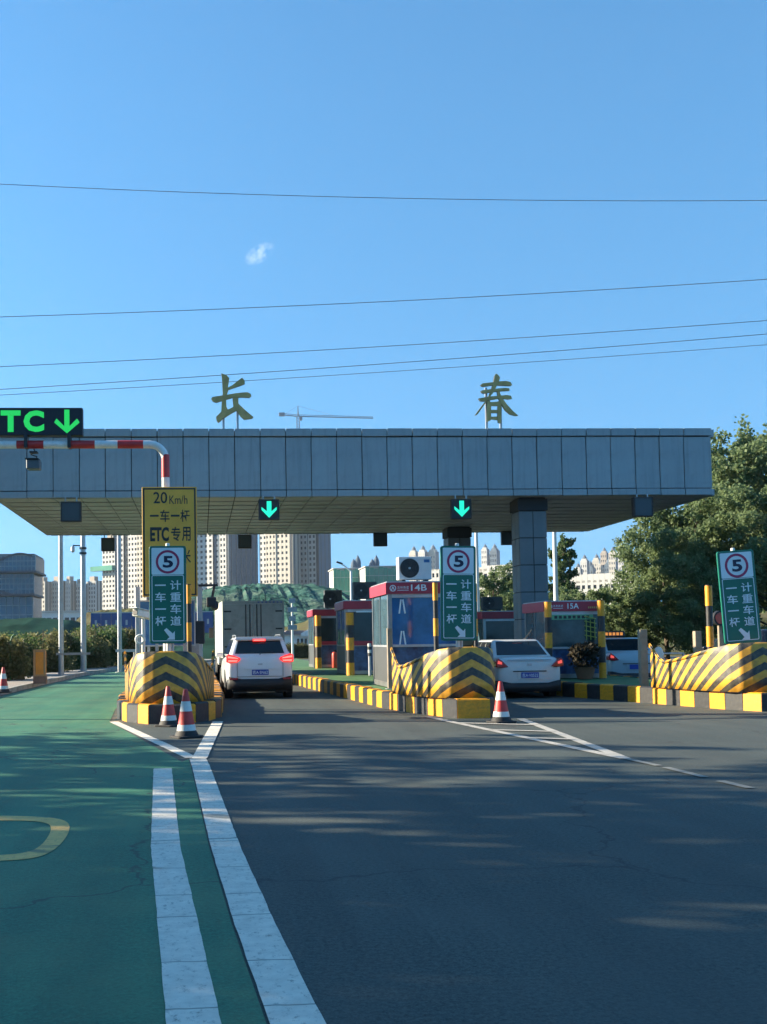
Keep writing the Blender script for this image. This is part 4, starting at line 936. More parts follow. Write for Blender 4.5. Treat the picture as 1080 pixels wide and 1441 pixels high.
def car(label, spec, loc, rotz=0.0, paint=CARW, plate='吉A·5N62', suv=False, lit=False, name='car'):
    t = thing(name, label, 'car', loc, None, rotz)
    bo = link('body', loft([body_ring(*r_) for r_ in spec['body']]), paint, t)
    sd = bo.modifiers.new('smooth', 'SUBSURF'); sd.levels = sd.render_levels = 2
    L_ = spec['len']; W = spec['w']
    (yb0, yb1, zb0, wb), (yr0, yr1, zr, wr) = spec['cab_base'], spec['cab_roof']
    B = [(-wb, yb0, zb0), (wb, yb0, zb0), (wb, yb1, zb0), (-wb, yb1, zb0)]
    zm = zb0 + (zr - zb0) * 0.86; k = 0.86
    T = [(-wr, yr0, zr), (wr, yr0, zr), (wr, yr1, zr), (-wr, yr1, zr)]
    mb = MB(); mb.add(B + T, [(0, 1, 2, 3)[::-1], (4, 5, 6, 7), (0, 1, 5, 4), (1, 2, 6, 5), (2, 3, 7, 6), (3, 0, 4, 7)])
    cab = link('cabin', mb, paint, t); bev(cab, spec.get('cabbev', 0.09), 4)
    cab.data.polygons.foreach_set('use_smooth', [True] * 6)
    g_ = spec['glass']
    mb = MB(); q, n = quad_on(B[0], B[1], T[1], T[0], *g_['rear'], 0.008); panel(mb, q, n); bev(link('rear_window', mb, CARG, t), 0.03, 3)
    mb = MB(); q, n = quad_on(B[2], B[3], T[3], T[2], .07, .93, .12, .9, 0.008); panel(mb, q, n); link('windscreen', mb, CARG, t)
    for (c0, c1, c2, c3) in ((B[1], B[2], T[2], T[1]), (B[3], B[0], T[0], T[3])):
        for a, b in ((.08, .34), (.37, .62), (.65, .90)):
            aa, bb = (a, b) if c0 is B[1] else (1 - b, 1 - a)
            mb = MB(); q, n = quad_on(c0, c1, c2, c3, aa, bb, .14, .88, 0.008); panel(mb, q, n); link('side_window', mb, CARG, t)
    # wheels
    wr_ = spec['wheel_r']
    for y in spec['axles']:
        for s in (-1, 1):
            x = s * (W - 0.11)
            wh = link('wheel', MB().lathe([(wr_ * .62, -.1), (wr_ * .9, -.105), (wr_, -.07), (wr_, .07), (wr_ * .9, .105), (wr_ * .62, .1)], 28).mesh('wheel', smooth=40), RUB, t)
            wh.location = (x, y, wr_); wh.rotation_euler = (0, R(90), 0)
            rm_ = link('rim', MB().lathe([(wr_ * .6, -.07), (wr_ * .62, .09), (wr_ * .5, .075), (0.04, .085)], 20).mesh('rim', smooth=40), RIM, wh); rm_.rotation_euler = (0, 0 if s > 0 else R(180), 0)
            link('wheel_arch', MB().cyl((s * (W - 0.16), y, wr_ + 0.02), (s * (W + 0.004), y, wr_ + 0.02), wr_ + 0.07, n=28), TRIM, t)
    for s in (-1, 1):                        # door mirrors
        m_ = link('door_mirror', MB().box(-0.10, 0.10, -0.05, 0.07, -0.07, 0.07), paint, t); m_.location = (s * (W + 0.06), yb1 - 0.55, zb0 + 0.05); bev(m_, 0.03, 2)
    # rear details
    yr = spec['rear_y']
    pz0, pz1 = spec['plate_z']
    link('plate_recess', MB().box(-0.30, 0.30, yr - 0.004, yr + 0.05, pz0 - 0.03, pz1 + 0.035), paint, t)
    pl = link('number_plate', MB().box(-0.22, 0.22, yr - 0.018, yr - 0.006, pz0, pz1), PLATE, t)
    if plate: text(plate, (-0.20, 0.20, pz0 + 0.02, pz1 - 0.02), yr - 0.018, SIGNWHITE, pl, 'plate_lettering', bold=0.01)
    hd = link('plate_garnish', MB().box(-0.42, 0.42, yr - 0.012, yr + 0.03, pz1 + 0.015, pz1 + 0.04), TRIM if not suv else paint, t)
    zbm0, zbm1 = spec['bumper_z']
    bm_ = link('lower_bumper', loft([[(x, y, z) for x, y, z in r_] for r_ in [
        [(-W * .97, 0.20, zbm0), (-W * .97, 0.20, zbm1 + .06), (-W * .9, 0.20, zbm1 + .06), (-W * .9, 0.2, zbm0)],
        [(-W * .90, yr - 0.005, zbm0), (-W * .90, yr - 0.005, zbm1 + .06), (-W * .8, yr + .12, zbm1 + .06), (-W * .8, yr + .12, zbm0)],
        [(-W * .55, yr - 0.02, zbm0), (-W * .55, yr - 0.02, zbm1), (-W * .55, yr + .12, zbm1), (-W * .55, yr + .12, zbm0)],
        [(W * .55, yr - 0.02, zbm0), (W * .55, yr - 0.02, zbm1), (W * .55, yr + .12, zbm1), (W * .55, yr + .12, zbm0)],
        [(W * .90, yr - 0.005, zbm0), (W * .90, yr - 0.005, zbm1 + .06), (W * .8, yr + .12, zbm1 + .06), (W * .8, yr + .12, zbm0)],
        [(W * .97, 0.20, zbm0), (W * .97, 0.20, zbm1 + .06), (W * .9, 0.20, zbm1 + .06), (W * .9, 0.2, zbm0)]]]), TRIM, t)
    link('underbody', MB().box(-W * .8, W * .8, 0.15, L_ - 0.4, 0.17, 0.35), TRIM, t)
    for s in (-1, 1):
        poly = [(s * x * W, z) for x, z in spec['lamp']]
        o = link('tail_lamp', MB().prism(poly, yr - 0.022, yr + 0.24), LAMPON if lit else LAMPOFF, t); bev(o, 0.02, 2)
        core = [(s * x * W, z) for x, z in spec['lamp_core']]
        link('lamp_core', MB().prism(core, yr - 0.030, yr - 0.02), LAMPCORE if lit else LAMPGLOW, o)
        if suv:
            core2 = [(s * x * W, z) for x, z in spec['lamp_core2']]
            link('lamp_core', MB().prism(core2, yr - 0.030, yr - 0.02), LAMPCORE, o)
            link('roof_rail', MB().tube([(s * (wr - .04), yr0 + .12, zr - .01), (s * (wr - .03), yr0 + .25, zr + .045), (s * (wr - .03), yr1 - .3, zr + .045), (s * (wr - .04), yr1 - .15, zr - .01)], 0.016, 8), BRUSH, t)
            link('reflector', MB().box(s * W * .78 - .10, s * W * .78 + .10, yr - 0.028, yr - 0.005, zbm1 - .02, zbm1 + .03), LAMPOFF, t)
    return t
SEDAN = dict(len=4.5, w=0.86, rear_y=-0.006,
    body=[(0.0, .60, .36, .70, .80), (0.05, .77, .28, .84, .95), (0.14, .83, .24, .90, 1.02), (0.5, .855, .22, .92, 1.05), (1.3, .86, .20, .92, 1.0), (3.1, .86, .20, .90, .97), (3.7, .85, .2, .84, .93), (4.2, .81, .22, .72, .80), (4.45, .68, .26, .60, .66), (4.5, .5, .3, .5, .56)],
    cab_base=(0.50, 3.45, 0.96, 0.79), cab_roof=(1.2, 2.55, 1.455, 0.61), glass=dict(rear=(.07, .93, .20, .90)), wheel_r=0.30, axles=(0.95, 3.55), plate_z=(0.50, 0.64), bumper_z=(0.16, 0.38),
    lamp=[(.99, .78), (1.0, .92), (.92, 1.0), (.80, .93), (.62, .78), (.80, .76)], lamp_core=[(.95, .86), (.93, .94), (.82, .90), (.82, .84)])
SUV = dict(len=4.2, w=0.89, rear_y=-0.006, cabbev=0.10,
    body=[(0.0, .66, .42, .80, .96), (0.04, .82, .34, .95, 1.10), (0.12, .87, .28, 1.0, 1.16), (0.5, .89, .26, 1.03, 1.18), (1.4, .89, .24, 1.02, 1.14), (2.9, .89, .24, 1.0, 1.08), (3.4, .88, .25, .94, 1.03), (3.9, .83, .28, .82, .92), (4.15, .7, .32, .7, .78), (4.2, .5, .36, .6, .66)],
    cab_base=(0.06, 3.2, 1.08, 0.82), cab_roof=(0.36, 2.3, 1.62, 0.63), glass=dict(rear=(.085, .915, .18, .80)), wheel_r=0.335, axles=(0.82, 3.35), plate_z=(0.62, 0.76), bumper_z=(0.24, 0.52),
    lamp=[(.985, .95), (.985, 1.14), (.90, 1.17), (.60, 1.08), (.57, 1.03), (.68, .95)], lamp_core=[(.95, 1.07), (.95, 1.125), (.67, 1.075), (.64, 1.045)], lamp_core2=[(.94, .975), (.94, 1.02), (.66, 1.01), (.68, .975)])
Y = 29.8; p = P(367, 983, Y)
sv = car('white SUV with lit brake lights stopped behind the box truck', SUV, (p.x, Y, 0.0), R(1.5), CARW, suv=True, lit=True, name='suv')
link('spoiler', MB().prism([(-.60, 1.615), (.60, 1.615), (.64, 1.545), (-.64, 1.545)], 0.235, 0.48), CARW, sv)
link('high_brake_lamp', MB().box(-.17, .17, 0.215, 0.24, 1.50, 1.56), LAMPON, sv); link('lamp_core', MB().box(-.15, .15, 0.210, 0.216, 1.515, 1.545), LAMPCORE, sv)
link('badge', MB().box(-.06, .06, -0.008, 0.03, 0.88, 0.92), STEEL, sv)
link('tailgate_seam', MB().box(-.60, .60, -0.006, 0.02, 0.575, 0.583), TRIM, sv)
for s_ in (-1, 1): link('tailgate_seam', MB().box(s_ * .60 - .004, s_ * .60 + .004, -0.006, 0.02, 0.575, 0.94), TRIM, sv)
link('rear_wiper', MB().tube([(0, 0.05, 1.15), (0.02, 0.075, 1.19), (0.36, 0.085, 1.215)], 0.012, 6), TRIM, sv)
Y = 27.7; p = P(747, 988, Y)
sd_ = car('silver white sedan waiting in the lane right of the middle island', SEDAN, (p.x, Y, 0.0), R(0.5), CARS, plate='吉A·V0532', name='sedan')
link('high_brake_lamp', MB().box(-.13, .13, 1.04, 1.07, 1.335, 1.365), LAMPOFF, sd_)
link('lid_line', MB().box(-.55, .55, -0.004, 0.03, 0.945, 0.952), TRIM, sd_)
link('badge', MB().box(-.05, .05, -0.008, 0.03, 0.80, 0.86), STEEL, sd_)
link('aerial', MB().tube([(0.28, 1.35, 1.46), (0.30, 1.3, 1.49), (0.42, 1.12, 1.70)], 0.01, 6), DARK, sd_)
Y = 33.6; p = P(897, 960, Y)
tx = car('taxi with orange lit roof sign behind the right plain post', SEDAN, (p.x, Y, 0.0), R(0), mat('taxi_paint', (0.34, 0.42, 0.46), 0.3, coat=0.5), plate='', name='taxi')
bev(link('roof_sign', MB().box(-.62, .22, 1.45, 1.62, 1.48, 1.66), DARK, tx), 0.02, 1)
for k in range(6): link('sign_character', MB().box(-.54 + k * .12, -.46 + k * .12, 1.435, 1.449, 1.53, 1.62), mat('led_orange', (1.0, 0.32, 0.05), 0.5, emit=0.22), tx)
Y = 26.2; p = P(1063, 900, Y)
car('dark car at the right edge behind the leaning sign', dict(SUV), (p.x + 0.95, Y, 0.0), 0.0, CARB, plate='', suv=True, name='dark_car')

# box truck
Y = 38.8; a, b_ = P(313, 846, Y), P(400, 846, Y)
W = (b_.x - a.x) / 2; top = a.z
tk = thing('box_truck', 'grey box truck with double rear doors ahead of the SUV', 'truck', ((a.x + b_.x) / 2, Y, 0), None, R(2.2))
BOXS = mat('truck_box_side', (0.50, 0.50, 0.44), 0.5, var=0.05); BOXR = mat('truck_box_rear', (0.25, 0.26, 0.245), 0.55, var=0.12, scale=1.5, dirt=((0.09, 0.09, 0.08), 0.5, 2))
link('cargo_box', MB().box(-W, W, 0.02, 5.0, 0.95, top), BOXS, tk)
link('rear_frame', ring_xz(MB(), [(-W, .95), (W, .95), (W, top), (-W, top)], [(-W + .07, 1.02), (W - .07, 1.02), (W - .07, top - .1), (-W + .07, top - .1)], -0.03, 0.018), BOXR, tk)
for s in (-1, 1):
    d = link('rear_door', MB().box(min(s * .012, s * (W - .08)), max(s * .012, s * (W - .08)), -0.015, 0.015, 1.03, top - .11), BOXR, tk)
    for x in (0.12, 0.26): link('lock_rod', MB().cyl((s * x, -0.03, 1.05), (s * x, -0.03, top - .12), 0.017, n=8), TRIM, d)
    for z in (1.3, 1.9, 2.5): link('hinge', MB().box(min(s * (W - .3), s * (W - .05)), max(s * (W - .3), s * (W - .05)), -0.03, -0.014, z, z + .05), TRIM, d)
    link('lock_handle', MB().box(min(s * .1, s * .32), max(s * .1, s * .32), -0.05, -0.03, 1.5, 1.53), TRIM, d)
    for y in (0.9, 5.9):
        wh = link('wheel', MB().lathe([(.28, -.13), (.40, -.14), (.44, -.1), (.44, .1), (.40, .14), (.28, .13)], 24).mesh('wheel', smooth=40), RUB, tk); wh.location = (s * (W - .2), y, .44); wh.rotation_euler = (0, R(90), 0)
        link('rim', MB().lathe([(.27, -.1), (.28, .12), (.1, .1), (.05, .12)], 18).mesh('rim', smooth=40), RIM, wh)
    link('mirror', MB().box(s * (W + .1) - .09, s * (W + .1) + .09, 5.9, 6.0, 1.65, 2.05), DARK, tk)
    link('mirror_arm', MB().cyl((s * (W - .1), 5.95, 2.1), (s * (W + .1), 5.95, 2.0), 0.02, n=6), DARK, tk)
    link('tail_lamp', MB().box(min(s * (W - .4), s * (W - .1)), max(s * (W - .4), s * (W - .1)), -0.02, 0.05, .72, .86), LAMPOFF, tk)
for k in range(7): link('marker_lamp', MB().box(0.15 + k * 0.13, 0.21 + k * 0.13, -0.05, -0.03, top - .07, top - .03), mat('marker_blue', (0.04, 0.07, 0.25), 0.4), tk)
link('chassis', MB().box(-.45, .45, 0.1, 6.2, .6, .94), TRIM, tk); link('under_run_bar', MB().box(-W + .1, W - .1, -0.02, 0.08, .45, .57), TRIM, tk)
cab = MB(); cab.add([(-W + .1, 5.1, .6), (W - .1, 5.1, .6), (W - .1, 6.7, .6), (-W + .1, 6.7, .6), (-W + .15, 5.1, 2.35), (W - .15, 5.1, 2.35), (W - .15, 6.4, 2.35), (-W + .15, 6.4, 2.35)], [(0, 3, 2, 1), (4, 5, 6, 7), (0, 1, 5, 4), (1, 2, 6, 5), (2, 3, 7, 6), (3, 0, 4, 7)])
bev(link('cab', cab, CARW, tk), 0.08, 2)

# ------------------------------------------------------------------ street poles, bins, left roadside
def pole(name, label, u, v0, v1, Y, r, cat='pole', z0=0.0, group='tall roadside poles'):
    p = P(u, v0, Y); q = P(u, v1, Y)
    t = thing(name, label, cat, (q.x, Y, z0), group)
    link('shaft', MB().cyl((0, 0, 0), (0, 0, p.z - z0), r, r * .8, n=14).mesh('shaft', smooth=60), STEEL, t)
    link('base_flange', MB().cyl((0, 0, 0), (0, 0, 0.03), r * 2, n=14), STEEL, t)
    for k in range(4): a_ = R(45 + 90 * k); link('gusset', MB().box(r * 1.3 * math.cos(a_) - .01, r * 1.3 * math.cos(a_) + .01, r * 1.3 * math.sin(a_) - .01, r * 1.3 * math.sin(a_) + .01, 0.03, 0.14), STEEL, t)
    return t, p.z - z0
t, H = pole('roadside_pole', 'tall steel pole standing on the pavement, leftmost of three', 86.5, 700, 950, 51, 0.12, z0=0.13)
t, H = pole('camera_pole', 'tall steel pole with a small camera arm near its top', 118, 690, 945, 57, 0.145, z0=0.13)
zc = P(118, 768, 57).z - 0.13
link('camera_arm', MB().cyl((0, 0, zc), (-0.5, 0, zc + .02), 0.03, n=8), DARK, t); link('dome_camera', MB().lathe([(.03, 0), (.09, -.06), (.1, -.25), (.05, -.33)], 14, (-.5, 0, zc)), STEEL, t)
for z in (P(118, 778, 57).z, P(118, 771, 57).z): link('clamp', MB().cyl((0, 0, z - .2), (0, 0, z - .1), 0.18, n=12), DARK, t)
pole('roadside_pole', 'pale steel pole just left of the camera post', 169, 690, 945, 59, 0.12, z0=0.0)
p, q = P(79, 920, 50.5), P(127, 918, 50.5)
hb = thing('height_bar', 'flat board bar fixed across the two left poles', 'bar', ((p.x + q.x) / 2, 50.6, p.z - .06)); hw = (q.x - p.x) / 2
link('board', MB().box(-hw, hw, -0.04, 0.04, 0, 0.10), mat('board_grey', (0.36, 0.33, 0.31), 0.7, var=0.2), hb)
for x in (-hw * .65, hw * .55): link('clamp', MB().box(x - .05, x + .05, 0.04, 0.3, 0.02, 0.08), DARK, hb)
p, q = P(163, 916, 38.5), P(192, 916, 38.5)
hb = thing('height_bar', 'short pale bar by the pole left of the camera post', 'bar', ((p.x + q.x) / 2, 38.5, p.z - .04)); hw = (q.x - p.x) / 2
link('board', MB().box(-hw, hw, -0.04, 0.04, 0, 0.09), STEEL, hb); link('support', MB().cyl((hw * .8, 0.05, -p.z + .1), (hw * .8, 0.05, 0.05), 0.03, n=8), STEEL, hb)
# orange cabinet
p = G(57, 962, 0.13); zt_ = P(57, 916, p.y).z
oc = thing('orange_cabinet', 'narrow orange cabinet on the left pavement', 'cabinet', (p.x, p.y, 0.13)); h = zt_ - .13; w = .19
bev(link('body', MB().box(-w, w, -.15, .15, .28, h), mat('orange_paint', (0.78, 0.24, 0.02), 0.5, var=0.12, scale=3), oc), 0.01, 1)
link('frame', ring_xz(MB(), [(-w - .02, .26), (w + .02, .26), (w + .02, h + .03), (-w - .02, h + .03)], [(-w + .05, .32), (w - .05, .32), (w - .05, h - .04), (-w + .05, h - .04)], -.18, -.148), mat('orange_trim', (0.42, 0.20, 0.08), 0.5), oc)
link('plinth', MB().box(-w - .03, w + .03, -.17, .17, 0, .26), mat('brick_plinth', (0.25, 0.12, 0.08), 0.8, var=0.2), oc)
link('cap', MB().box(-w - .04, w + .04, -.2, .2, h + .031, h + .05), mat('orange_trim', (0.42, 0.20, 0.08), 0.5), oc)
# green wire fence post and wires at far left
GRP = mat('fence_green', (0.02, 0.13, 0.05), 0.5)
p = G(15, 962); fz = P(15, 893, p.y)
for k, dx in enumerate((0, -2.4)):
    ff = thing('fence_post', ('green bent-top fence post beside the left cone', 'green fence post beyond the left edge of the frame')[k], 'fence post', (p.x + dx, p.y - dx * 0.3, 0), 'green fence posts')
    link('shaft', MB().tube([(0, 0, 0), (0, 0, fz.z - .3), (0.06, 0, fz.z - .08), (0.16, 0, fz.z)], 0.03, 8).mesh('shaft', smooth=60), GRP, ff)
    for z in (0.6, 1.1, 1.6): link('wire_clip', MB().cyl((0, 0, z), (0, 0, z + .05), 0.042, n=8), GRP, ff)
# lamp posts and sign poles beyond the plaza
WPOLE = mat('lamp_post_white', (0.66, 0.68, 0.66), 0.5)
def lamp(label, u, v0, v1, Y, r, arm=None, rnd=False):
    p = P(u, v0, Y); zg = -0.03; t = thing('lamp_post', label, 'lamp post', (P(u, v1, Y).x, Y, zg), 'white lamp posts')
    H = p.z - zg
    link('shaft', MB().cyl((0, 0, 0), (0, 0, H), r * 1.25, r * .8, n=12).mesh('shaft', smooth=60), WPOLE, t)
    if arm:
        e = P(arm[0], arm[1], Y) - Vector((P(u, v1, Y).x, Y, zg))
        link('arm', MB().tube([(0, 0, H - .1), (e.x * .5, 0, H + (e.z - H) * .55), (e.x, 0, e.z)], r * .5, 8), WPOLE, t)
        s = abs(e.x) * 0.28; o = bev(link('lantern', MB().box(-s, s, -.15, .15, -.08, .08), DARK, t), .03, 1); o.location = (e.x, 0, e.z); o.rotation_euler = (0, R(-22), 0) if False else (0, R(18), 0)
    return t
lamp('white lamp post with a slanting arm before the green netted building', 496, 803, 905, 105, 0.13, (478, 792))
t = lamp('thin white pole with a plate beside the box truck', 412, 845, 905, 70, 0.07)
for k in range(4): link('plate', MB().box(-.28 + .08 * (k % 2), .28 - .08 * (k % 2), -.12, -.09, 2.2 + k * .55, 2.5 + k * .55), mat('plate_grey', (0.25, 0.29, 0.34), .5), t)
lamp('tall white pole just right of the middle green sign', 674, 700, 905, 60, 0.10)
lamp('tall white pole right of the front column', 784.5, 700, 905, 60, 0.12)

# ------------------------------------------------------------------ vegetation
BARK = mat('bark', (0.10, 0.075, 0.05), 0.9, var=0.3, scale=4, bump=0.4, bscale=12)
LEAF_A = leaf_mat('leaf_grey_green', (0.105, 0.160, 0.072), (0.210, 0.270, 0.125))
LEAF_B = leaf_mat('leaf_deep_green', (0.045, 0.090, 0.030), (0.110, 0.160, 0.055))
LEAF_C = leaf_mat('leaf_dry_hedge', (0.075, 0.095, 0.036), (0.210, 0.190, 0.085))
def leaf_mesh(name, clumps, per, size, seed, flat=0.0):
    """clumps: list of (centre, radii); leaf-sized diamond faces spread through each clump's volume"""
    rg = np.random.RandomState(seed); out = []
    for (c, rad) in clumps:
        n = per if isinstance(per, int) else per(rad)
        d = rg.normal(size=(n, 3)); d /= np.linalg.norm(d, axis=1)[:, None]
        rr = rg.uniform(0.35, 1.0, n) ** 0.6 * rg.normal(1.0, 0.10, n)
        pos = np.array(c) + d * rr[:, None] * np.array(rad)
        a = rg.normal(size=(n, 3)); a[:, 2] -= 0.5; a /= np.linalg.norm(a, axis=1)[:, None]
        b = np.cross(a, rg.normal(size=(n, 3))); b /= np.linalg.norm(b, axis=1)[:, None]
        L_ = size * rg.uniform(0.6, 1.35, n)[:, None]; Wd = L_ * 0.36
        out.append(np.stack([pos, pos + a * L_ * .5 + b * Wd, pos + a * L_, pos + a * L_ * .5 - b * Wd], 1))
    q = np.concatenate(out); n = len(q)
    me = bpy.data.meshes.new(name); me.vertices.add(n * 4); me.loops.add(n * 4); me.polygons.add(n)
    me.vertices.foreach_set('co', q.reshape(-1)); me.loops.foreach_set('vertex_index', np.arange(n * 4, dtype=np.int32))
    me.polygons.foreach_set('loop_start', np.arange(0, n * 4, 4, dtype=np.int32)); me.polygons.foreach_set('loop_total', np.full(n, 4, dtype=np.int32))
    me.update(); return me
def make_tree_mesh(seed, H, spread, per, size, leaf, nlimb=16, low=0.22, conic=0.6, clump=1.0):
    rg = random.Random(seed); tr = MB(); clumps = []
    pts = []; x = y = 0.0
    for i in range(8):
        pts.append((x, y, H * .93 * i / 7)); x += rg.uniform(-.12, .12) * H * .06; y += rg.uniform(-.12, .12) * H * .06
    rads = [H * .022 * (1 - .85 * i / 7) for i in range(8)]; rads[0] *= 1.5
    tr.tube(pts, rads, 9)
    for k in range(nlimb):
        f = low + (1 - low) * (k + .5) / nlimb * .93; i = min(int(f / .93 * 7), 6) if f < .93 else 6
        b = Vector(pts[min(i, 7)]).lerp(Vector(pts[min(i + 1, 7)]), (f / .93 * 7) % 1.0)
        az = k * 2.4 + rg.uniform(-.4, .4); reach = spread * (1 - conic * ((f - low) / (1 - low)) ** 1.3) * rg.uniform(.75, 1.15)
        e = b + Vector((math.cos(az) * reach, math.sin(az) * reach, reach * rg.uniform(.25, .6)))
        mid = b.lerp(e, .5) + Vector((0, 0, reach * .06))
        r0 = max(.02, H * .008 * (1.1 - f)); tr.tube([b, mid, e], [r0, r0 * .6, r0 * .22], 6)
        for t in (.45, .72, .98):
            c = b.lerp(e, t); s = spread * rg.uniform(.20, .34) * (1 - .35 * f) * clump
            clumps.append(((c.x + rg.uniform(-.2, .2) * s, c.y + rg.uniform(-.2, .2) * s, c.z + rg.uniform(0, .3) * s), (s, s, s * rg.uniform(.65, .95))))
            for j in range(2):
                o = Vector((rg.gauss(0, 1), rg.gauss(0, 1), rg.gauss(0, .7))) * s; s2 = s * rg.uniform(.35, .6)
                clumps.append(((c.x + o.x, c.y + o.y, c.z + o.z), (s2, s2, s2 * .8)))
    for j in range(5):
        s = spread * .16; clumps.append(((pts[-1][0] + rg.uniform(-.3, .3) * s, pts[-1][1], H * (.90 + .03 * j)), (s * (1 - .13 * j),) * 2 + (s * 1.1,)))
    vol = sum(c[1][0] ** 2 for c in clumps)
    lm = leaf_mesh('crown', clumps, lambda r_: max(12, int(per * r_[0] ** 2 / vol)), size, seed); lm.materials.append(leaf)
    tm = tr.mesh('trunk', smooth=60); tm.materials.append(BARK)
    return tm, lm
def tree(label, meshes, loc, rz=0.0, s=(1, 1, 1), group=None, name='tree'):
    t = thing(name, label, 'tree', loc, group, rz); t.scale = s
    link('trunk', meshes[0], None, t); link('crown', meshes[1], None, t); return t
T1 = make_tree_mesh(11, 10.5, 4.2, 40000, 0.18, LEAF_A, nlimb=26, clump=.75)
T2 = make_tree_mesh(23, 9.5, 4.4, 40000, 0.18, LEAF_A, conic=0.45, low=.10, nlimb=26, clump=.75)
T3 = make_tree_mesh(37, 8.0, 3.4, 24000, 0.20, LEAF_A, conic=0.4, low=.08, nlimb=24, clump=.75)
T4 = make_tree_mesh(41, 12.0, 2.0, 16000, 0.30, LEAF_B, conic=0.5, low=.2, nlimb=22)
def tplace(label, meshes, u, vtop, Y, H0, rz, wide=1.0, group='trees beyond the toll lanes', name='tree'):
    p = P(u, vtop, Y); s = p.z / H0
    return tree(label, meshes, (p.x, Y, -0.03), R(rz), (s * wide, s * wide, s), group, name)
tplace('tallest grey-green tree with a pointed top at the right edge', T1, 1052, 612, 52, 10.5, 20)
tplace('broad tree standing right below the canopy end', T2, 976, 702, 50, 9.5, 100, 1.0)
tplace('leafy tree behind the taxi and right plain post', T2, 934, 752, 47, 9.5, 210, .85)
tplace('bushy tree overlapping the right edge behind the leaning sign', T1, 1085, 690, 46, 10.5, 140, 1.1)
tplace('low rounded tree right of the booth numbered 15A', T3, 872, 834, 46, 8.0, 60, 1.2)
tplace('low tree between the two right white buildings and booth 15A', T3, 820, 835, 62, 8.0, 190, 1.2)
tplace('wide low tree filling the gap left of the leaning sign', T2, 990, 790, 44, 9.5, 300, 1.2)
tplace('dense tree seen between the middle sign and front column', T3, 692, 806, 70, 8.0, 10, 1.0)
tplace('slender dark tree just behind the right white pole', T4, 792, 756, 95, 12.0, 0, .8)
tplace('small tree left of the front column behind the dim booth', T3, 728, 820, 78, 8.0, 120, 1.1)
tplace('shadowy tree far right beyond the frame edge', T1, 1160, 640, 55, 10.5, 250, 1.1)
# row of trees along the left verge, whose shadows fall across the road
SH1 = make_tree_mesh(51, 12.0, 4.0, 7000, 0.30, LEAF_B, conic=.3, low=.14, nlimb=24, clump=.75)
SH2 = make_tree_mesh(63, 11.0, 3.8, 6000, 0.30, LEAF_B, conic=.3, low=.14, nlimb=24, clump=.75)
SH3 = make_tree_mesh(77, 11.5, 4.0, 4200, 0.28, LEAF_B, conic=.25, low=.16, nlimb=30, clump=.55)
verge = [(-15.5, 3.5, 0), (-14.5, 7.5, 1), (-15.0, 11.6, 1), (-14.2, 16.0, 2), (-15.2, 20.8, 2), (-20.5, 6.0, 1), (-21, 10.5, 0), (-20.5, 16.0, 2), (-21.5, 20.0, 2), (-16, -0.5, 1), (-15, -5, 0)]
for i, (x, y, k) in enumerate(verge):
    s = random.Random(i).uniform(.9, 1.08) * (.70 if y > 18.5 else 1)
    tree('verge tree out of frame, %s from the toll gate in the %s row' % (['fifth', 'fourth', 'third', 'second', 'first', 'fourth', 'third', 'second', 'first', 'sixth', 'seventh'][i], 'back' if x < -18 else 'front'), (SH1, SH2, SH3)[k], (x, y, -0.03), R(i * 77), (s, s, s), 'verge trees beside the green lane', 'verge_tree')
# hedge shrubs
def shrub_mesh(seed, w, d, h, n, size, leaf):
    rg = random.Random(seed); cl = []
    for k in range(26):
        x, y = rg.uniform(-1, 1) * w * .75, rg.uniform(-1, 1) * d * .7; zz = rg.uniform(.12, .80) * h; s = rg.uniform(.16, .30) * h
        cl.append(((x, y, zz * (1 - .25 * (x / w) ** 2)), (s * 1.2, s * 1.1, s)))
    lm = leaf_mesh('foliage', cl, n // 26, size, seed); lm.materials.append(leaf)
    st = MB()
    for k in range(9):
        x, y = rg.uniform(-.7, .7) * w, rg.uniform(-.6, .6) * d; st.tube([(x * .4, y * .4, 0), (x * .8, y * .8, h * .4), (x, y, h * rg.uniform(.7, .98))], [.04, .025, .01], 5)
    sm_ = st.mesh('stems'); sm_.materials.append(BARK); return sm_, lm
S1 = shrub_mesh(5, 1.5, 1.2, 2.2, 11000, 0.13, LEAF_C); S2 = shrub_mesh(6, 1.6, 1.2, 2.4, 11000, 0.13, LEAF_B); S3 = shrub_mesh(8, 1.4, 1.1, 2.0, 10000, 0.13, LEAF_C)
def shrub(label, ms, u, vtop, Y, H0, rz, wide=1.0):
    p = P(u, vtop, Y); s = max(.5, (p.z + .03) / H0)
    t = thing('shrub', label, 'shrub', (p.x, Y, -0.03), 'hedge shrubs along the left pavement', R(rz)); t.scale = (s * wide, s * wide, s)
    link('stems', ms[0], None, t); link('foliage', ms[1], None, t)
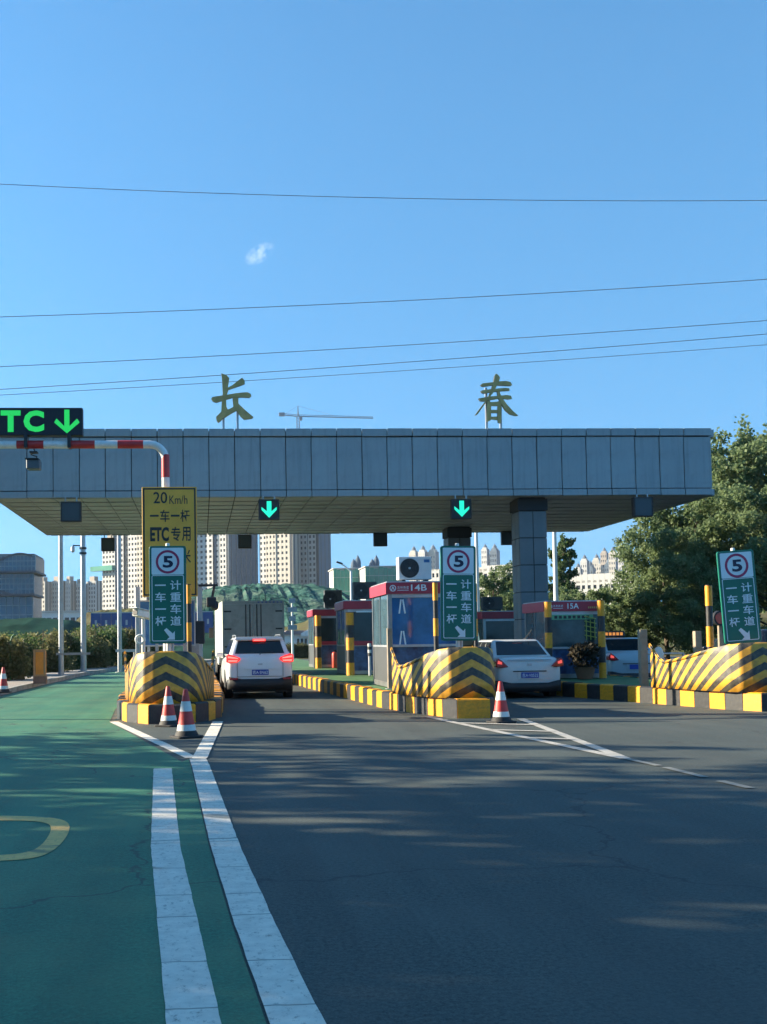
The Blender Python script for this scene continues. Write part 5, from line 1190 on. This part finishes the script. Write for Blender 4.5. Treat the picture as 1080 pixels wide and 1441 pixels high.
for i, (lab, ms, u, vt, Y, H0, rz, wd) in enumerate([
    ('pale dry shrub at the left frame edge behind the cone', S1, -12, 888, 45, 2.2, 0, 1.0), ('brown-green shrub behind the green fence post', S3, 22, 893, 51, 2.0, 80, 1.0),
    ('shrub directly behind the orange cabinet', S1, 50, 888, 57, 2.2, 150, 1.0), ('dark shrub behind the leftmost tall pole', S2, 90, 890, 63, 2.4, 30, 1.0),
    ('shrub between the two left tall poles', S1, 112, 884, 65, 2.2, 220, 1.0), ('round leafy shrub right of the camera pole', S2, 140, 876, 69, 2.4, 100, 1.15),
    ('leafy shrub behind the pale pole near the camera post', S1, 166, 880, 76, 2.2, 10, 1.2), ('dark shrub partly hidden by the first striped bumper', S2, 190, 886, 82, 2.4, 200, 1.2),
    ('pale shrub filling the hedge behind the orange cabinet', S3, 72, 884, 62, 2.0, 300, 1.2), ('shrub at the back of the hedge near the left edge', S2, 5, 886, 52, 2.4, 340, 1.2)]):
    shrub(lab, ms, u, vt, Y, H0, rz, wd)
shr = thing('potted_shrub', 'dark brown potted shrub at the foot of booth 15A', 'plant', (P(822, 960, 30.3).x, 30.2, HK), None)
sp_ = link('foliage', leaf_mesh('foliage', [((0, 0, .55), (.42, .28, .32)), ((.15, 0, .8), (.25, .2, .2)), ((-.2, 0, .75), (.22, .2, .2))], 500, .10, 3), leaf_mat('leaf_brown', (0.03, 0.03, 0.018), (0.07, 0.055, 0.035)), shr)
link('pot', MB().lathe([(.2, 0), (.28, .3), (.30, .32), (.26, .32)], 18).mesh('pot', smooth=40), mat('clay_pot', (0.2, 0.09, 0.05), .8), shr)

# grass along the left verge
gn = 26000; rg = np.random.RandomState(9)
gy = rg.uniform(24, 75, gn); gx = np.interp(gy, [p[1] for p in KERBX], [p[0] for p in KERBX]) - 1.95 - np.abs(rg.normal(0, 1.6, gn))
gh = rg.uniform(.08, .34, gn); ga = rg.uniform(0, 6.28, gn); ww = .018
v0 = np.stack([gx - np.cos(ga) * ww, gy - np.sin(ga) * ww, np.full(gn, -.03)], 1); v1 = np.stack([gx + np.cos(ga) * ww, gy + np.sin(ga) * ww, np.full(gn, -.03)], 1)
v2 = np.stack([gx + rg.normal(0, .07, gn), gy + rg.normal(0, .07, gn), gh], 1)
q = np.stack([v0, v1, v2], 1); me = bpy.data.meshes.new('grass'); me.vertices.add(gn * 3); me.loops.add(gn * 3); me.polygons.add(gn)
me.vertices.foreach_set('co', q.reshape(-1)); me.loops.foreach_set('vertex_index', np.arange(gn * 3, dtype=np.int32)); me.polygons.foreach_set('loop_start', np.arange(0, gn * 3, 3, dtype=np.int32)); me.polygons.foreach_set('loop_total', np.full(gn, 3, dtype=np.int32)); me.update()
go = link('verge_grass', me, LEAF_C); go['kind'] = 'stuff'; go['label'] = 'dry green grass along the left verge'; go['category'] = 'grass'

# ------------------------------------------------------------------ far ground, hill, buildings
def ridge(name, u0, u1, prof, Y, depth, m, seed, rough=.02, n=60):
    """terrain bank: prof maps u to the crest pixel row"""
    rg = random.Random(seed); mb = MB(); rows = 9; vs = []
    for j in range(rows):
        f = j / (rows - 1)
        for i in range(n + 1):
            u = u0 + (u1 - u0) * i / n
            v = np.interp(u, [p[0] for p in prof], [p[1] for p in prof]); crest = P(u, v, Y)
            zc = crest.z * (math.sin(f * math.pi / 2) ** .8) + (rg.uniform(-1, 1) * crest.z * rough if 0 < j < rows - 1 else 0)
            yy = Y - depth * (1 - f) + rg.uniform(-.3, .3) * depth * .05
            vs.append((crest.x * (1 - .0 * f) + rg.uniform(-.1, .1), yy, zc - .03))
    for i in range(n + 1): x, y, z = vs[(rows - 1) * (n + 1) + i]; vs.append((x, Y + depth * 1.5, -0.04))
    fs = [(j * (n + 1) + i, j * (n + 1) + i + 1, (j + 1) * (n + 1) + i + 1, (j + 1) * (n + 1) + i) for j in range(rows) for i in range(n)]
    mb.add(vs, fs); return struct(name, mb.mesh(name, smooth=45), m)
NET = mat('green_dust_net', (0.035, 0.105, 0.088), 0.8, var=0.5, scale=.12, col2=(0.085, 0.19, 0.16), dirt=((0.12, 0.10, 0.07), .85, .06), bump=1.0, bscale=.35, bdist=1.6, spec=0.0)
DIRT = mat('bare_earth', (0.17, 0.13, 0.085), 0.95, var=0.35, scale=.2, col2=(0.12, 0.14, 0.06), spec=0.0)
DKBANK = mat('dark_bank', (0.022, 0.055, 0.042), 0.9, var=0.4, scale=.15, spec=0.0)
ridge('hill', 262, 480, [(262, 838), (300, 828), (350, 824), (430, 824), (455, 830), (470, 848), (480, 862)], 250, 90, NET, 3, .018, 60)
ridge('hill', 350, 640, [(350, 885), (400, 882), (430, 874), (450, 862), (480, 852), (520, 860), (560, 862), (640, 870)], 175, 50, DIRT, 4)
ridge('embankment', -80, 300, [(-80, 874), (0, 872), (60, 869), (112, 874), (130, 888), (200, 890), (300, 890)], 130, 30, DKBANK, 5)
ridge('hill', 130, 262, [(130, 862), (150, 859), (200, 855), (230, 850), (262, 838)], 240, 60, DIRT, 6)
ridge('hill', 640, 1300, [(640, 868), (760, 860), (860, 856), (1000, 850), (1300, 840)], 160, 50, GRASS, 8)

CREAM = mat('tower_cream', (0.46, 0.43, 0.37), 0.8, var=0.06, scale=.02); PALE = mat('tower_pale', (0.50, 0.49, 0.46), 0.8, var=0.06, scale=.02); TAN = mat('tower_tan', (0.38, 0.32, 0.26), 0.8, var=.06, scale=.02)
SLATE_SHADE = mat('tower_slate_shade', (0.085, 0.125, 0.165), 0.8, var=.08, scale=.02); HOLE = mat('window_opening', (0.03, 0.035, 0.04), 0.3)  # real slate tone, also the painted shade on tower flanks
GNET = mat('building_net', (0.06, 0.26, 0.19), 0.85, var=0.2, scale=.12); FARGLASS = mat('curtain_glass', (0.045, 0.13, 0.19), 0.10, var=.3, scale=.12, metal=.25)
ROOFR = mat('roof_tile_grey', (0.17, 0.15, 0.145), 0.8)
def facade(name, t, x0, x1, y0, z0, z1, ncol, st, m, wm=HOLE, ww=.5, wh=.5, depth=12, rec=.35, turn=False):
    """block with real window reveals: wall piers and spandrels in front of a recessed dark window plane"""
    w = MB(); y1 = y0 + depth
    n = max(1, int((z1 - z0) / st)); cw = (x1 - x0) / ncol
    w.box(x0, x1, y0 + rec, y1, z0, z1)
    pf = MB()
    for c in range(ncol + 1):                # piers
        a = x0 + c * cw; half = cw * (1 - ww) / 2
        xa, xb = max(x0, a - half), min(x1, a + half); pf.box(xa, xb, y0, y0 + rec + .02, z0, z1)
    for r_ in range(n + 1):                  # spandrels
        zz = z0 + r_ * st; za, zb2 = max(z0, zz - st * (1 - wh) / 2), min(z1, zz + st * (1 - wh) / 2)
        if zb2 > za: pf.box(x0 + .01, x1 - .01, y0 + .03, y0 + rec, za, zb2)
    if z1 - z0 > n * st: pf.box(x0 + .01, x1 - .01, y0 + .03, y0 + rec, z0 + n * st + .01, z1)
    if turn:
        for b_ in (w, pf): b_.v = [(-y, x, z) for x, y, z in b_.v]
    link('window_wall', w, wm, t)
    return link(name, pf, m, t)
THETA = R(-41)
def tower(label, u0, us, u1, Y, vtop, segs, side, st=3.0, name='apartment_tower', group='distant apartment blocks', box=True):
    """corner block turned to the sun: front from u0 to us, flank in a shade-dark wall colour from us to u1"""
    A, C, B = P(u0, 800, Y), P(us, 800, Y), P(u1, 800, Y); ztop = P(us, vtop, Y).z
    ct, sn = math.cos(THETA), -math.sin(THETA)
    Wf, Ws = (C.x - A.x) / ct, max(6.0, (B.x - C.x) / sn)
    t = thing(name, label, 'building', (C.x, Y, 0), group, THETA); k = Wf / (us - u0)
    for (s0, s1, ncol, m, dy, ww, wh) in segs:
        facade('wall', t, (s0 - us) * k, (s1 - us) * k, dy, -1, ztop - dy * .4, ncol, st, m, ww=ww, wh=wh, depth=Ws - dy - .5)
    m, ncol, ww, wh = side  # most flanks get a darker wall colour with their shade painted in
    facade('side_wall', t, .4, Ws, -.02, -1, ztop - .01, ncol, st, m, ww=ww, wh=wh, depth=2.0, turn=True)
    if box: link('roof_box', MB().box(-Wf * .7, -Wf * .25, Ws * .2, Ws * .8, ztop - .05, ztop + 3), TAN, t)
    return t
tower('pale unfinished tower with dark window holes, left of the yellow sign', 163, 206, 212, 640, 665, [(163, 172, 2, PALE, 0, .5, .5), (172, 178, 1, TAN, 1.5, .4, .4), (178, 192, 3, PALE, .5, .55, .5), (192, 206, 3, CREAM, 0, .5, .5)], (SLATE_SHADE, 2, .3, .4))
sp = tower('short pale tower with a green platform, at the left canopy corner', 143, 162, 166, 700, 757, [(143, 162, 4, PALE, 0, .55, .5)], (SLATE_SHADE, 2, .3, .4))
link('safety_platform', MB().box(-18, 1, -3.5, -.2, 46, 49), GNET, sp)
tower('tower with shade-coloured flank and pale strips, right of the yellow sign', 268, 322, 366, 620, 655, [(268, 300, 5, PALE, 0, .55, .5), (300, 309, 1, SLATE_SHADE, 1, .3, .4), (309, 322, 3, PALE, .5, .55, .5)], (SLATE_SHADE, 6, .22, .35))
tower('cream tower in full light behind the truck, square dark windows', 366, 412, 424, 600, 650, [(366, 376, 2, PALE, 1, .5, .5), (376, 390, 3, CREAM, 0, .45, .45), (390, 412, 4, CREAM, .4, .48, .48)], (TAN, 2, .35, .4))
tower('pale tower with shade-coloured flank beside the sky gap, right of cream tower', 418, 449, 469, 605, 652, [(418, 424, 1, TAN, .5, .35, .4), (424, 434, 2, PALE, 0, .55, .5), (434, 449, 3, PALE, 1, .6, .55)], (SLATE_SHADE, 3, .2, .4))
for i, (u0, u1, vt, lab, m1, m2) in enumerate([(46, 67, 818, 'cream slab block with brown roof box beside the glass building', CREAM, TAN), (68, 87, 817, 'cream slab block left of the leftmost tall pole', CREAM, TAN), (88, 101, 817, 'narrow block between the left poles', PALE, TAN), (102, 118, 821, 'pale balcony block left of the camera pole', PALE, PALE), (119, 138, 817, 'pale balcony block right of the camera pole', PALE, PALE), (139, 166, 815, 'pale balcony block below the short tower', PALE, PALE)]):
    tower(lab, u0, u0 + (u1 - u0) * .82, u1, 760, vt, [(u0, u0 + (u1 - u0) * .22, 1, m1, .8, .5, .5), (u0 + (u1 - u0) * .22, u0 + (u1 - u0) * .82, 3, m1, 0, .45 if i < 3 else .55, .5 if i < 3 else .62)], (m2, 2, .3, .4), st=2.9)  # tan flanks put the brown shaded side into the wall colour
# glass office building at the left edge
Y = 240; a, b_ = P(-90, 800, Y), P(50, 800, Y); zt_ = P(20, 781, Y).z; k = (b_.x - a.x) / 140
gb = thing('glass_office', 'blue glass office building at the left edge, wavy floors', 'building', ((a.x + b_.x) / 2, Y, 0)); W = (b_.x - a.x) / 2
zz = lambda v: P(20, v, Y).z
def glass_tier(x1, za, zb2, dy, nx, nz):
    link('glass_wall', MB().box(-W, x1, dy + .25, dy + 14, za, zb2), FARGLASS, gb)
    mu = MB()
    for i in range(nx + 1): x = -W + (x1 + W) * i / nx; mu.box(x - .06, x + .06, dy + .1, dy + .26, za, zb2)
    for j in range(nz + 1): z = za + (zb2 - za) * j / nz; mu.box(-W, x1 + .05, dy + .05, dy + .24, z - .08, z + .08)
    link('mullion_grid', mu, mat('mullion', (0.18, 0.27, 0.31), .5), gb)
glass_tier(W, zz(804), zz(782), 0, 26, 3); glass_tier(W - 4 * k, zz(836), zz(806), 1.5, 24, 4); glass_tier(W - 7 * k, zz(905), zz(838), 3, 14, 5)
DSL = mat('dark_slab_edge', (0.03, 0.05, 0.07), .6)
for x1, v, dy in ((W + .3, 804.5, -.4), (W - 3 * k, 836.5, .9)): link('floor_edge', MB().box(-W, x1, dy, dy + 15, zz(v) - .25, zz(v) + .2), DSL, gb)
for v0, A, dy in ((786, 2.2, -.12), (833, -1.6, 1.36)):  # wavy dark ribbons
    mb = MB(); nn = 40; top = []; bot = []
    for i in range(nn + 1):
        x = -W + (2 * W - 4.2 * k) * i / nn; w_ = A * math.sin(i / nn * 9.0); top.append((x, zz(v0) + w_ * .45 + .22)); bot.append((x, zz(v0) + w_ * .45 - .22))
    vs = [(x, dy, z) for x, z in top] + [(x, dy, z) for x, z in bot] + [(x, dy + .1, z) for x, z in top] + [(x, dy + .1, z) for x, z in bot]; n1 = nn + 1
    mb.add(vs, [(n1 + i, n1 + i + 1, i + 1, i) for i in range(nn)] + [(i, i + 1, 2 * n1 + i + 1, 2 * n1 + i) for i in range(nn)] + [(3 * n1 + i, 3 * n1 + i + 1, n1 + i + 1, n1 + i) for i in range(nn)]); link('ribbon', mb, DSL, gb)
link('roof_deck', MB().box(-W, W - .2, .3, 14, zt_, zt_ + .25), DSL, gb)
# low white sheds and the blue hoarding
Y = 330; a, b_ = P(44, 866, Y), P(122, 850, Y)
t = thing('white_shed', 'long low white shed left of the camera pole', 'building', ((a.x + b_.x) / 2, Y, 0)); W = (b_.x - a.x) / 2; H = P(80, 862, Y).z
link('wall', MB().box(-W, W, 0, 10, 0, H), mat('shed_white', (0.7, 0.7, 0.68), .7), t); link('roof', MB().prism([(-W - .3, H), (W + .3, H), (W + .3, H + .5), (-W - .3, H + .5)], -.5, 10.4), PALE, t)
for k in range(9): link('window', MB().box(-W + 1.2 + k * 2 * W / 9.4, -W + 2.4 + k * 2 * W / 9.4, -.05, .02, H * .72, H * .86), HOLE, t)
Y = 138; a, b_ = P(128, 880, Y), P(300, 862, Y); zt_ = P(160, 863, Y).z
t = thing('blue_hoarding', 'long blue site hoarding behind the left shrubs', 'fence', ((a.x + b_.x) / 2, Y, 0)); W = (b_.x - a.x) / 2; n = 12
for k in range(n):
    link('hoarding_sheet', MB().box(-W + k * 2 * W / n + .02, -W + (k + 1) * 2 * W / n - .02, 0, .08, 0, zt_), mat('hoarding_blue', (0.025, 0.07, 0.20), .5, objvar=.12, var=.1, scale=.5), t)
    link('sheet_mark', MB().box(-W + (k + .4) * 2 * W / n, -W + (k + .6) * 2 * W / n, -.02, -.001, zt_ * .72, zt_ * .84), PALE, t)
link('top_rail', MB().box(-W, W, -.05, .12, zt_ + .005, zt_ + .12), PALE, t)
# green netted construction block, white mid-rise blocks
def netted(label, u0, u1, Y, vt):
    a, b_ = P(u0, 850, Y), P(u1, 850, Y); H = P((u0 + u1) / 2, vt, Y).z; W = (b_.x - a.x) / 2
    t = thing('netted_building', label, 'building', ((a.x + b_.x) / 2, Y, 0), 'netted construction blocks')
    link('concrete_core', MB().box(-W + .6, W - .6, 1, 18, 0, H - .3), PALE, t)
    n = 9
    for k in range(n):
        z0 = 0
        o = link('net_sheet', MB().box(-W + k * 2 * W / n + .05, -W + (k + 1) * 2 * W / n - .05, -.1 * (k % 2), .15, H * .08, H - .4 - .3 * (k % 3)), GNET, t)
    for k in range(5): link('scaffold_ledger', MB().box(-W, W, -.3, -.15, H * (.15 + .18 * k), H * (.15 + .18 * k) + .15), STEEL, t)
    link('parapet', MB().box(-W, W, .2, 18, H - .28, H), PALE, t)
    return t, W, H
netted('green netted construction block left of the air conditioner', 470, 516, 420, 799)
t, W, H = netted('green netted construction block with rooftop turrets, touching the air conditioner', 515, 572, 400, 796)
for k, u in enumerate((498, 504, 524, 530)):
    a = P(u, 795, 430); o = thing('roof_turret', ('small grey turret, leftmost above the green net', 'pointed grey turret beside the leftmost one', 'small grey turret third along above the green net', 'pointed grey turret rightmost above the green net')[k], 'turret', (a.x, 430, H - 2), 'grey rooftop turrets')
    hh = P(u, 782 if k % 2 else 787, 430).z - (H - 2)
    link('drum', MB().lathe([(1.2, 0), (1.2, hh * .55), (1.0, hh * .6)], 10), SLATE_SHADE, o); link('dome', MB().lathe([(1.3, hh * .6), (1.0, hh * .8), (.2, hh), (.02, hh * 1.05)], 10), SLATE_SHADE, o)
def white_block(label, u0, u1, Y, vt, ncol):
    us = u0 + (u1 - u0) * .86
    return tower(label, u0, us, u1, Y, vt, [(u0, u0 + (u1 - u0) * .3, max(2, int(ncol * .35)), PALE, 1.0, .6, .5), (u0 + (u1 - u0) * .3, us, int(ncol * .65), mat('white_render', (0.52, 0.51, 0.47), .8), 0, .55, .45)], (PALE, 2, .4, .4), st=3.2, name='white_apartment_block', box=False)
white_block('white apartment block behind the tree, left of the front column', 668, 730, 380, 794, 9)
white_block('white apartment block above the trees, right of the white pole', 803, 905, 400, 805, 14)
white_block('white apartment block edge just left of the middle sign', 596, 622, 380, 801, 5)
# far domed skyline
def domed(label, u, v_top, Y, wpx, m):
    p = P(u, v_top, Y); k = P(u + 1, 800, Y).x - P(u, 800, Y).x; W = wpx * k / 2; H = p.z
    t = thing('domed_tower', label, 'building', (p.x, Y, 0), 'far domed towers')
    t.rotation_euler = (0, 0, R(-40)); t.scale = (.95, .95, 1)
    facade('wall', t, -W, W, 0, 0, H - 1.7 * W, 3, 6.0, m, wm=SLATE_SHADE, ww=.45, wh=.5, depth=2 * W, rec=1.0)
    link('attic', MB().box(-W * .72, W * .72, W * .2, W * 1.8, H - 1.7 * W, H - 1.2 * W), m, t)
    link('dome', MB().lathe([(W * .6, H - 1.2 * W), (W * .62, H - 1.0 * W), (W * .5, H - .6 * W), (W * .28, H - .3 * W), (W * .06, H - .1 * W), (W * .03, H + .25 * W)], 12, (0, W, 0)), SLATE_SHADE, t); return t
names = {580: 'far domed tower just right of the air conditioner top', 593: 'far domed tower second right of the air conditioner', 607: 'far domed tower nearest the middle sign on its left', 681: 'far spired tower just right of the middle sign', 694: 'far domed tower left of the front column, taller', 821: 'far domed tower left of the cluster behind the right trees', 838: 'far domed tower with low dome in the right cluster', 849: 'tan domed tower in the right cluster', 861: 'far domed tower in the middle of the right cluster', 872: 'tall domed tower at the right of the right cluster', 888: 'far domed tower half hidden by the broad tree'}
names.update({587: 'far lower block between the two left domed towers', 600: 'far lower block left of the middle sign', 688: 'far lower block between the spired and domed towers', 829: 'far lower slate block in the right cluster', 844: 'far lower cream block in the right cluster', 855: 'far lower slate block right of the tan tower', 880: 'far lower pale block near the broad tree', 812: 'far lowest pale block beside the right white pole'})
for u, v, wpx, m in ((587, 779, 9, SLATE_SHADE), (600, 780, 9, PALE), (688, 779, 9, SLATE_SHADE), (829, 789, 11, SLATE_SHADE), (844, 787, 10, CREAM), (855, 786, 9, SLATE_SHADE), (880, 787, 11, PALE), (812, 792, 10, PALE), (580, 768, 11, CREAM), (593, 767, 11, PALE), (607, 766, 12, CREAM), (681, 765, 9, PALE), (694, 765, 11, SLATE_SHADE), (821, 780, 10, PALE), (838, 779, 10, CREAM), (849, 770, 9, TAN), (861, 769, 10, CREAM), (872, 768, 10, PALE), (888, 778, 10, PALE)):
    domed(names[u], u, v, 1300 + (u % 7) * 25, wpx, m)
# small house with white gable beyond the truck
Y = 118; a, b_ = P(398, 912, Y), P(446, 890, Y); W = (b_.x - a.x) / 2
t = thing('small_house', 'small white gabled house right of the box truck', 'house', ((a.x + b_.x) / 2, Y, 0)); H = P(420, 893, Y).z; Rz = P(430, 887, Y).z
link('wall', MB().box(-W, W, 0, 5, 0, H), mat('shed_white', (0.7, 0.7, 0.68), .7), t)
link('roof', MB().prism([(-W - .3, H), (W + .2, H), (W * .55, Rz), (-W * .75, Rz)], -.3, 5.3), mat('roof_mauve', (0.26, 0.2, 0.2), .8), t)
link('gable', MB().prism([(W * .05, H - .2), (W * .95, H - .2), (W * .95, H + .1), (W * .5, Rz + .1), (W * .05, H + .1)], -.5, -.31), WHITE, t)
for k in range(5): link('window', MB().box(-W * .15 + k * W * .22, -W * .03 + k * W * .22, -.06, .02, H * .35, H * .8), HOLE, t)
for i, (u, v, d) in enumerate(((406, 906, 'left'), (420, 907, 'middle'), (434, 906, 'right'))):
    p = P(u, v, 100); o = thing('low_bush', 'low yellowish bush before the small house, ' + d + ' of three', 'shrub', (p.x, 100, -.03), 'bushes before the small house'); o.scale = (.9, .7, .62)
    link('foliage', S1[1], None, o)
# tower crane
Y = 720; c = P(420, 600, Y); k = P(421, 600, Y).x - P(420, 600, Y).x
CRM = mat('crane_grey', (0.20, 0.24, 0.28), .6)
cr = thing('tower_crane', 'thin tower crane with long jib above the canopy roofline', 'crane', (c.x, Y, 0))
zj = P(420, 586, Y).z; zp = P(420, 571, Y).z
ms = MB()
for sx in (-.9, .9):
    for sy in (-.9, .9): ms.box(sx - .14, sx + .14, sy - .14, sy + .14, 0, zj)
z = 100.0
while z < zj:
    for sy in (-.9, .9): ms.cyl((-.9, sy, z), (.9, sy, z + 1.9), .09, n=4); ms.box(-.9, .9, sy - .08, sy + .08, z, z + .15)
    z += 1.9
link('mast', ms, CRM, cr); link('apex', MB().cyl((0, 0, zj), (0, 0, zp), .75, .25, n=4), CRM, cr)
def truss(x0, x1, z, dz):
    m = MB(); n = max(4, int(abs(x1 - x0) / 2.2))
    for yy in (-.6, .6): m.cyl((x0, yy, z), (x1, yy, z + dz), .20, n=5)
    m.cyl((x0, 0, z + 1.1), (x1, 0, z + dz + .9), .18, n=5)
    for i in range(n):
        f0, f1 = i / n, (i + .5) / n; m.cyl((x0 + (x1 - x0) * f0, .6, z + dz * f0), (x0 + (x1 - x0) * f1, 0, z + dz * f1 + 1.0), .09, n=4); m.cyl((x0 + (x1 - x0) * f1, 0, z + dz * f1 + 1.0), (x0 + (x1 - x0) * (f0 + 1 / n), -.6, z + dz * (f0 + 1 / n)), .09, n=4)
    return m
link('jib', truss(.5, (526 - 420) * k, zj, -1.2), CRM, cr); link('counter_jib', truss(-.5, -(420 - 394) * k, zj, 1.2), CRM, cr)
link('counterweight', MB().box(-(420 - 393) * k, -(420 - 401) * k, -1, 1, zj + .2, zj + 2.4), CRM, cr); link('operator_cab', MB().box(.8, 2.6, -1.2, .6, zj - 2.6, zj - .3), CRM, cr)
for x in (-(420 - 398) * k, 45 * k if False else (470 - 420) * k): link('tie_rod', MB().cyl((0, 0, zp), (x, 0, zj + .6), .08, n=4), CRM, cr)
# overhead wires
WIRE = mat('wire', (0.10, 0.12, 0.15), .6)
for i, (va, vb, r_, lab, sag) in enumerate(((259, 282, .017, 'single highest wire crossing the sky', 8), (446, 393, .018, 'wire rising to the right, second from top', 5), (516, 451, .017, 'wire rising to the right, third from top', 4), (548, 470, .017, 'second lowest wire crossing above the roof characters', 3), (556, 485, .014, 'lowest wire crossing just above the roof characters', 3))):
    pts = []
    for j in range(41):
        f = -0.35 + 1.7 * j / 40; u = 1080 * f; v = va + (vb - va) * f + sag * 4 * f * (1 - f)
        pts.append(P(u, v, 62 - 4 * f))
    base = pts[0]
    o = link('power_line', MB().tube([p - base for p in pts], r_, 6).mesh('power_line', smooth=60), WIRE, None, base); tag(o, lab, 'wire', 'overhead wires')
bpy.data.objects.remove(_fo)
# ------------------------------------------------------------------ thin evening haze
hm = bpy.data.materials.new('haze'); hm.use_nodes = True; hn = hm.node_tree; hn.nodes.remove(hn.nodes['Principled BSDF'])
hv = hn.nodes.new('ShaderNodeVolumePrincipled'); hv.inputs['Color'].default_value = (0.86, 0.93, 1.0, 1); hv.inputs['Density'].default_value = 0.00010; hv.inputs['Anisotropy'].default_value = 0.2
hn.links.new(hv.outputs[0], hn.nodes['Material Output'].inputs['Volume'])
hz = link('haze', MB().box(-1500, 1500, -60, 1750, -1.1, 165), hm); hz['kind'] = 'stuff'; hz['label'] = 'thin pale haze over the far buildings'; hz['category'] = 'haze'
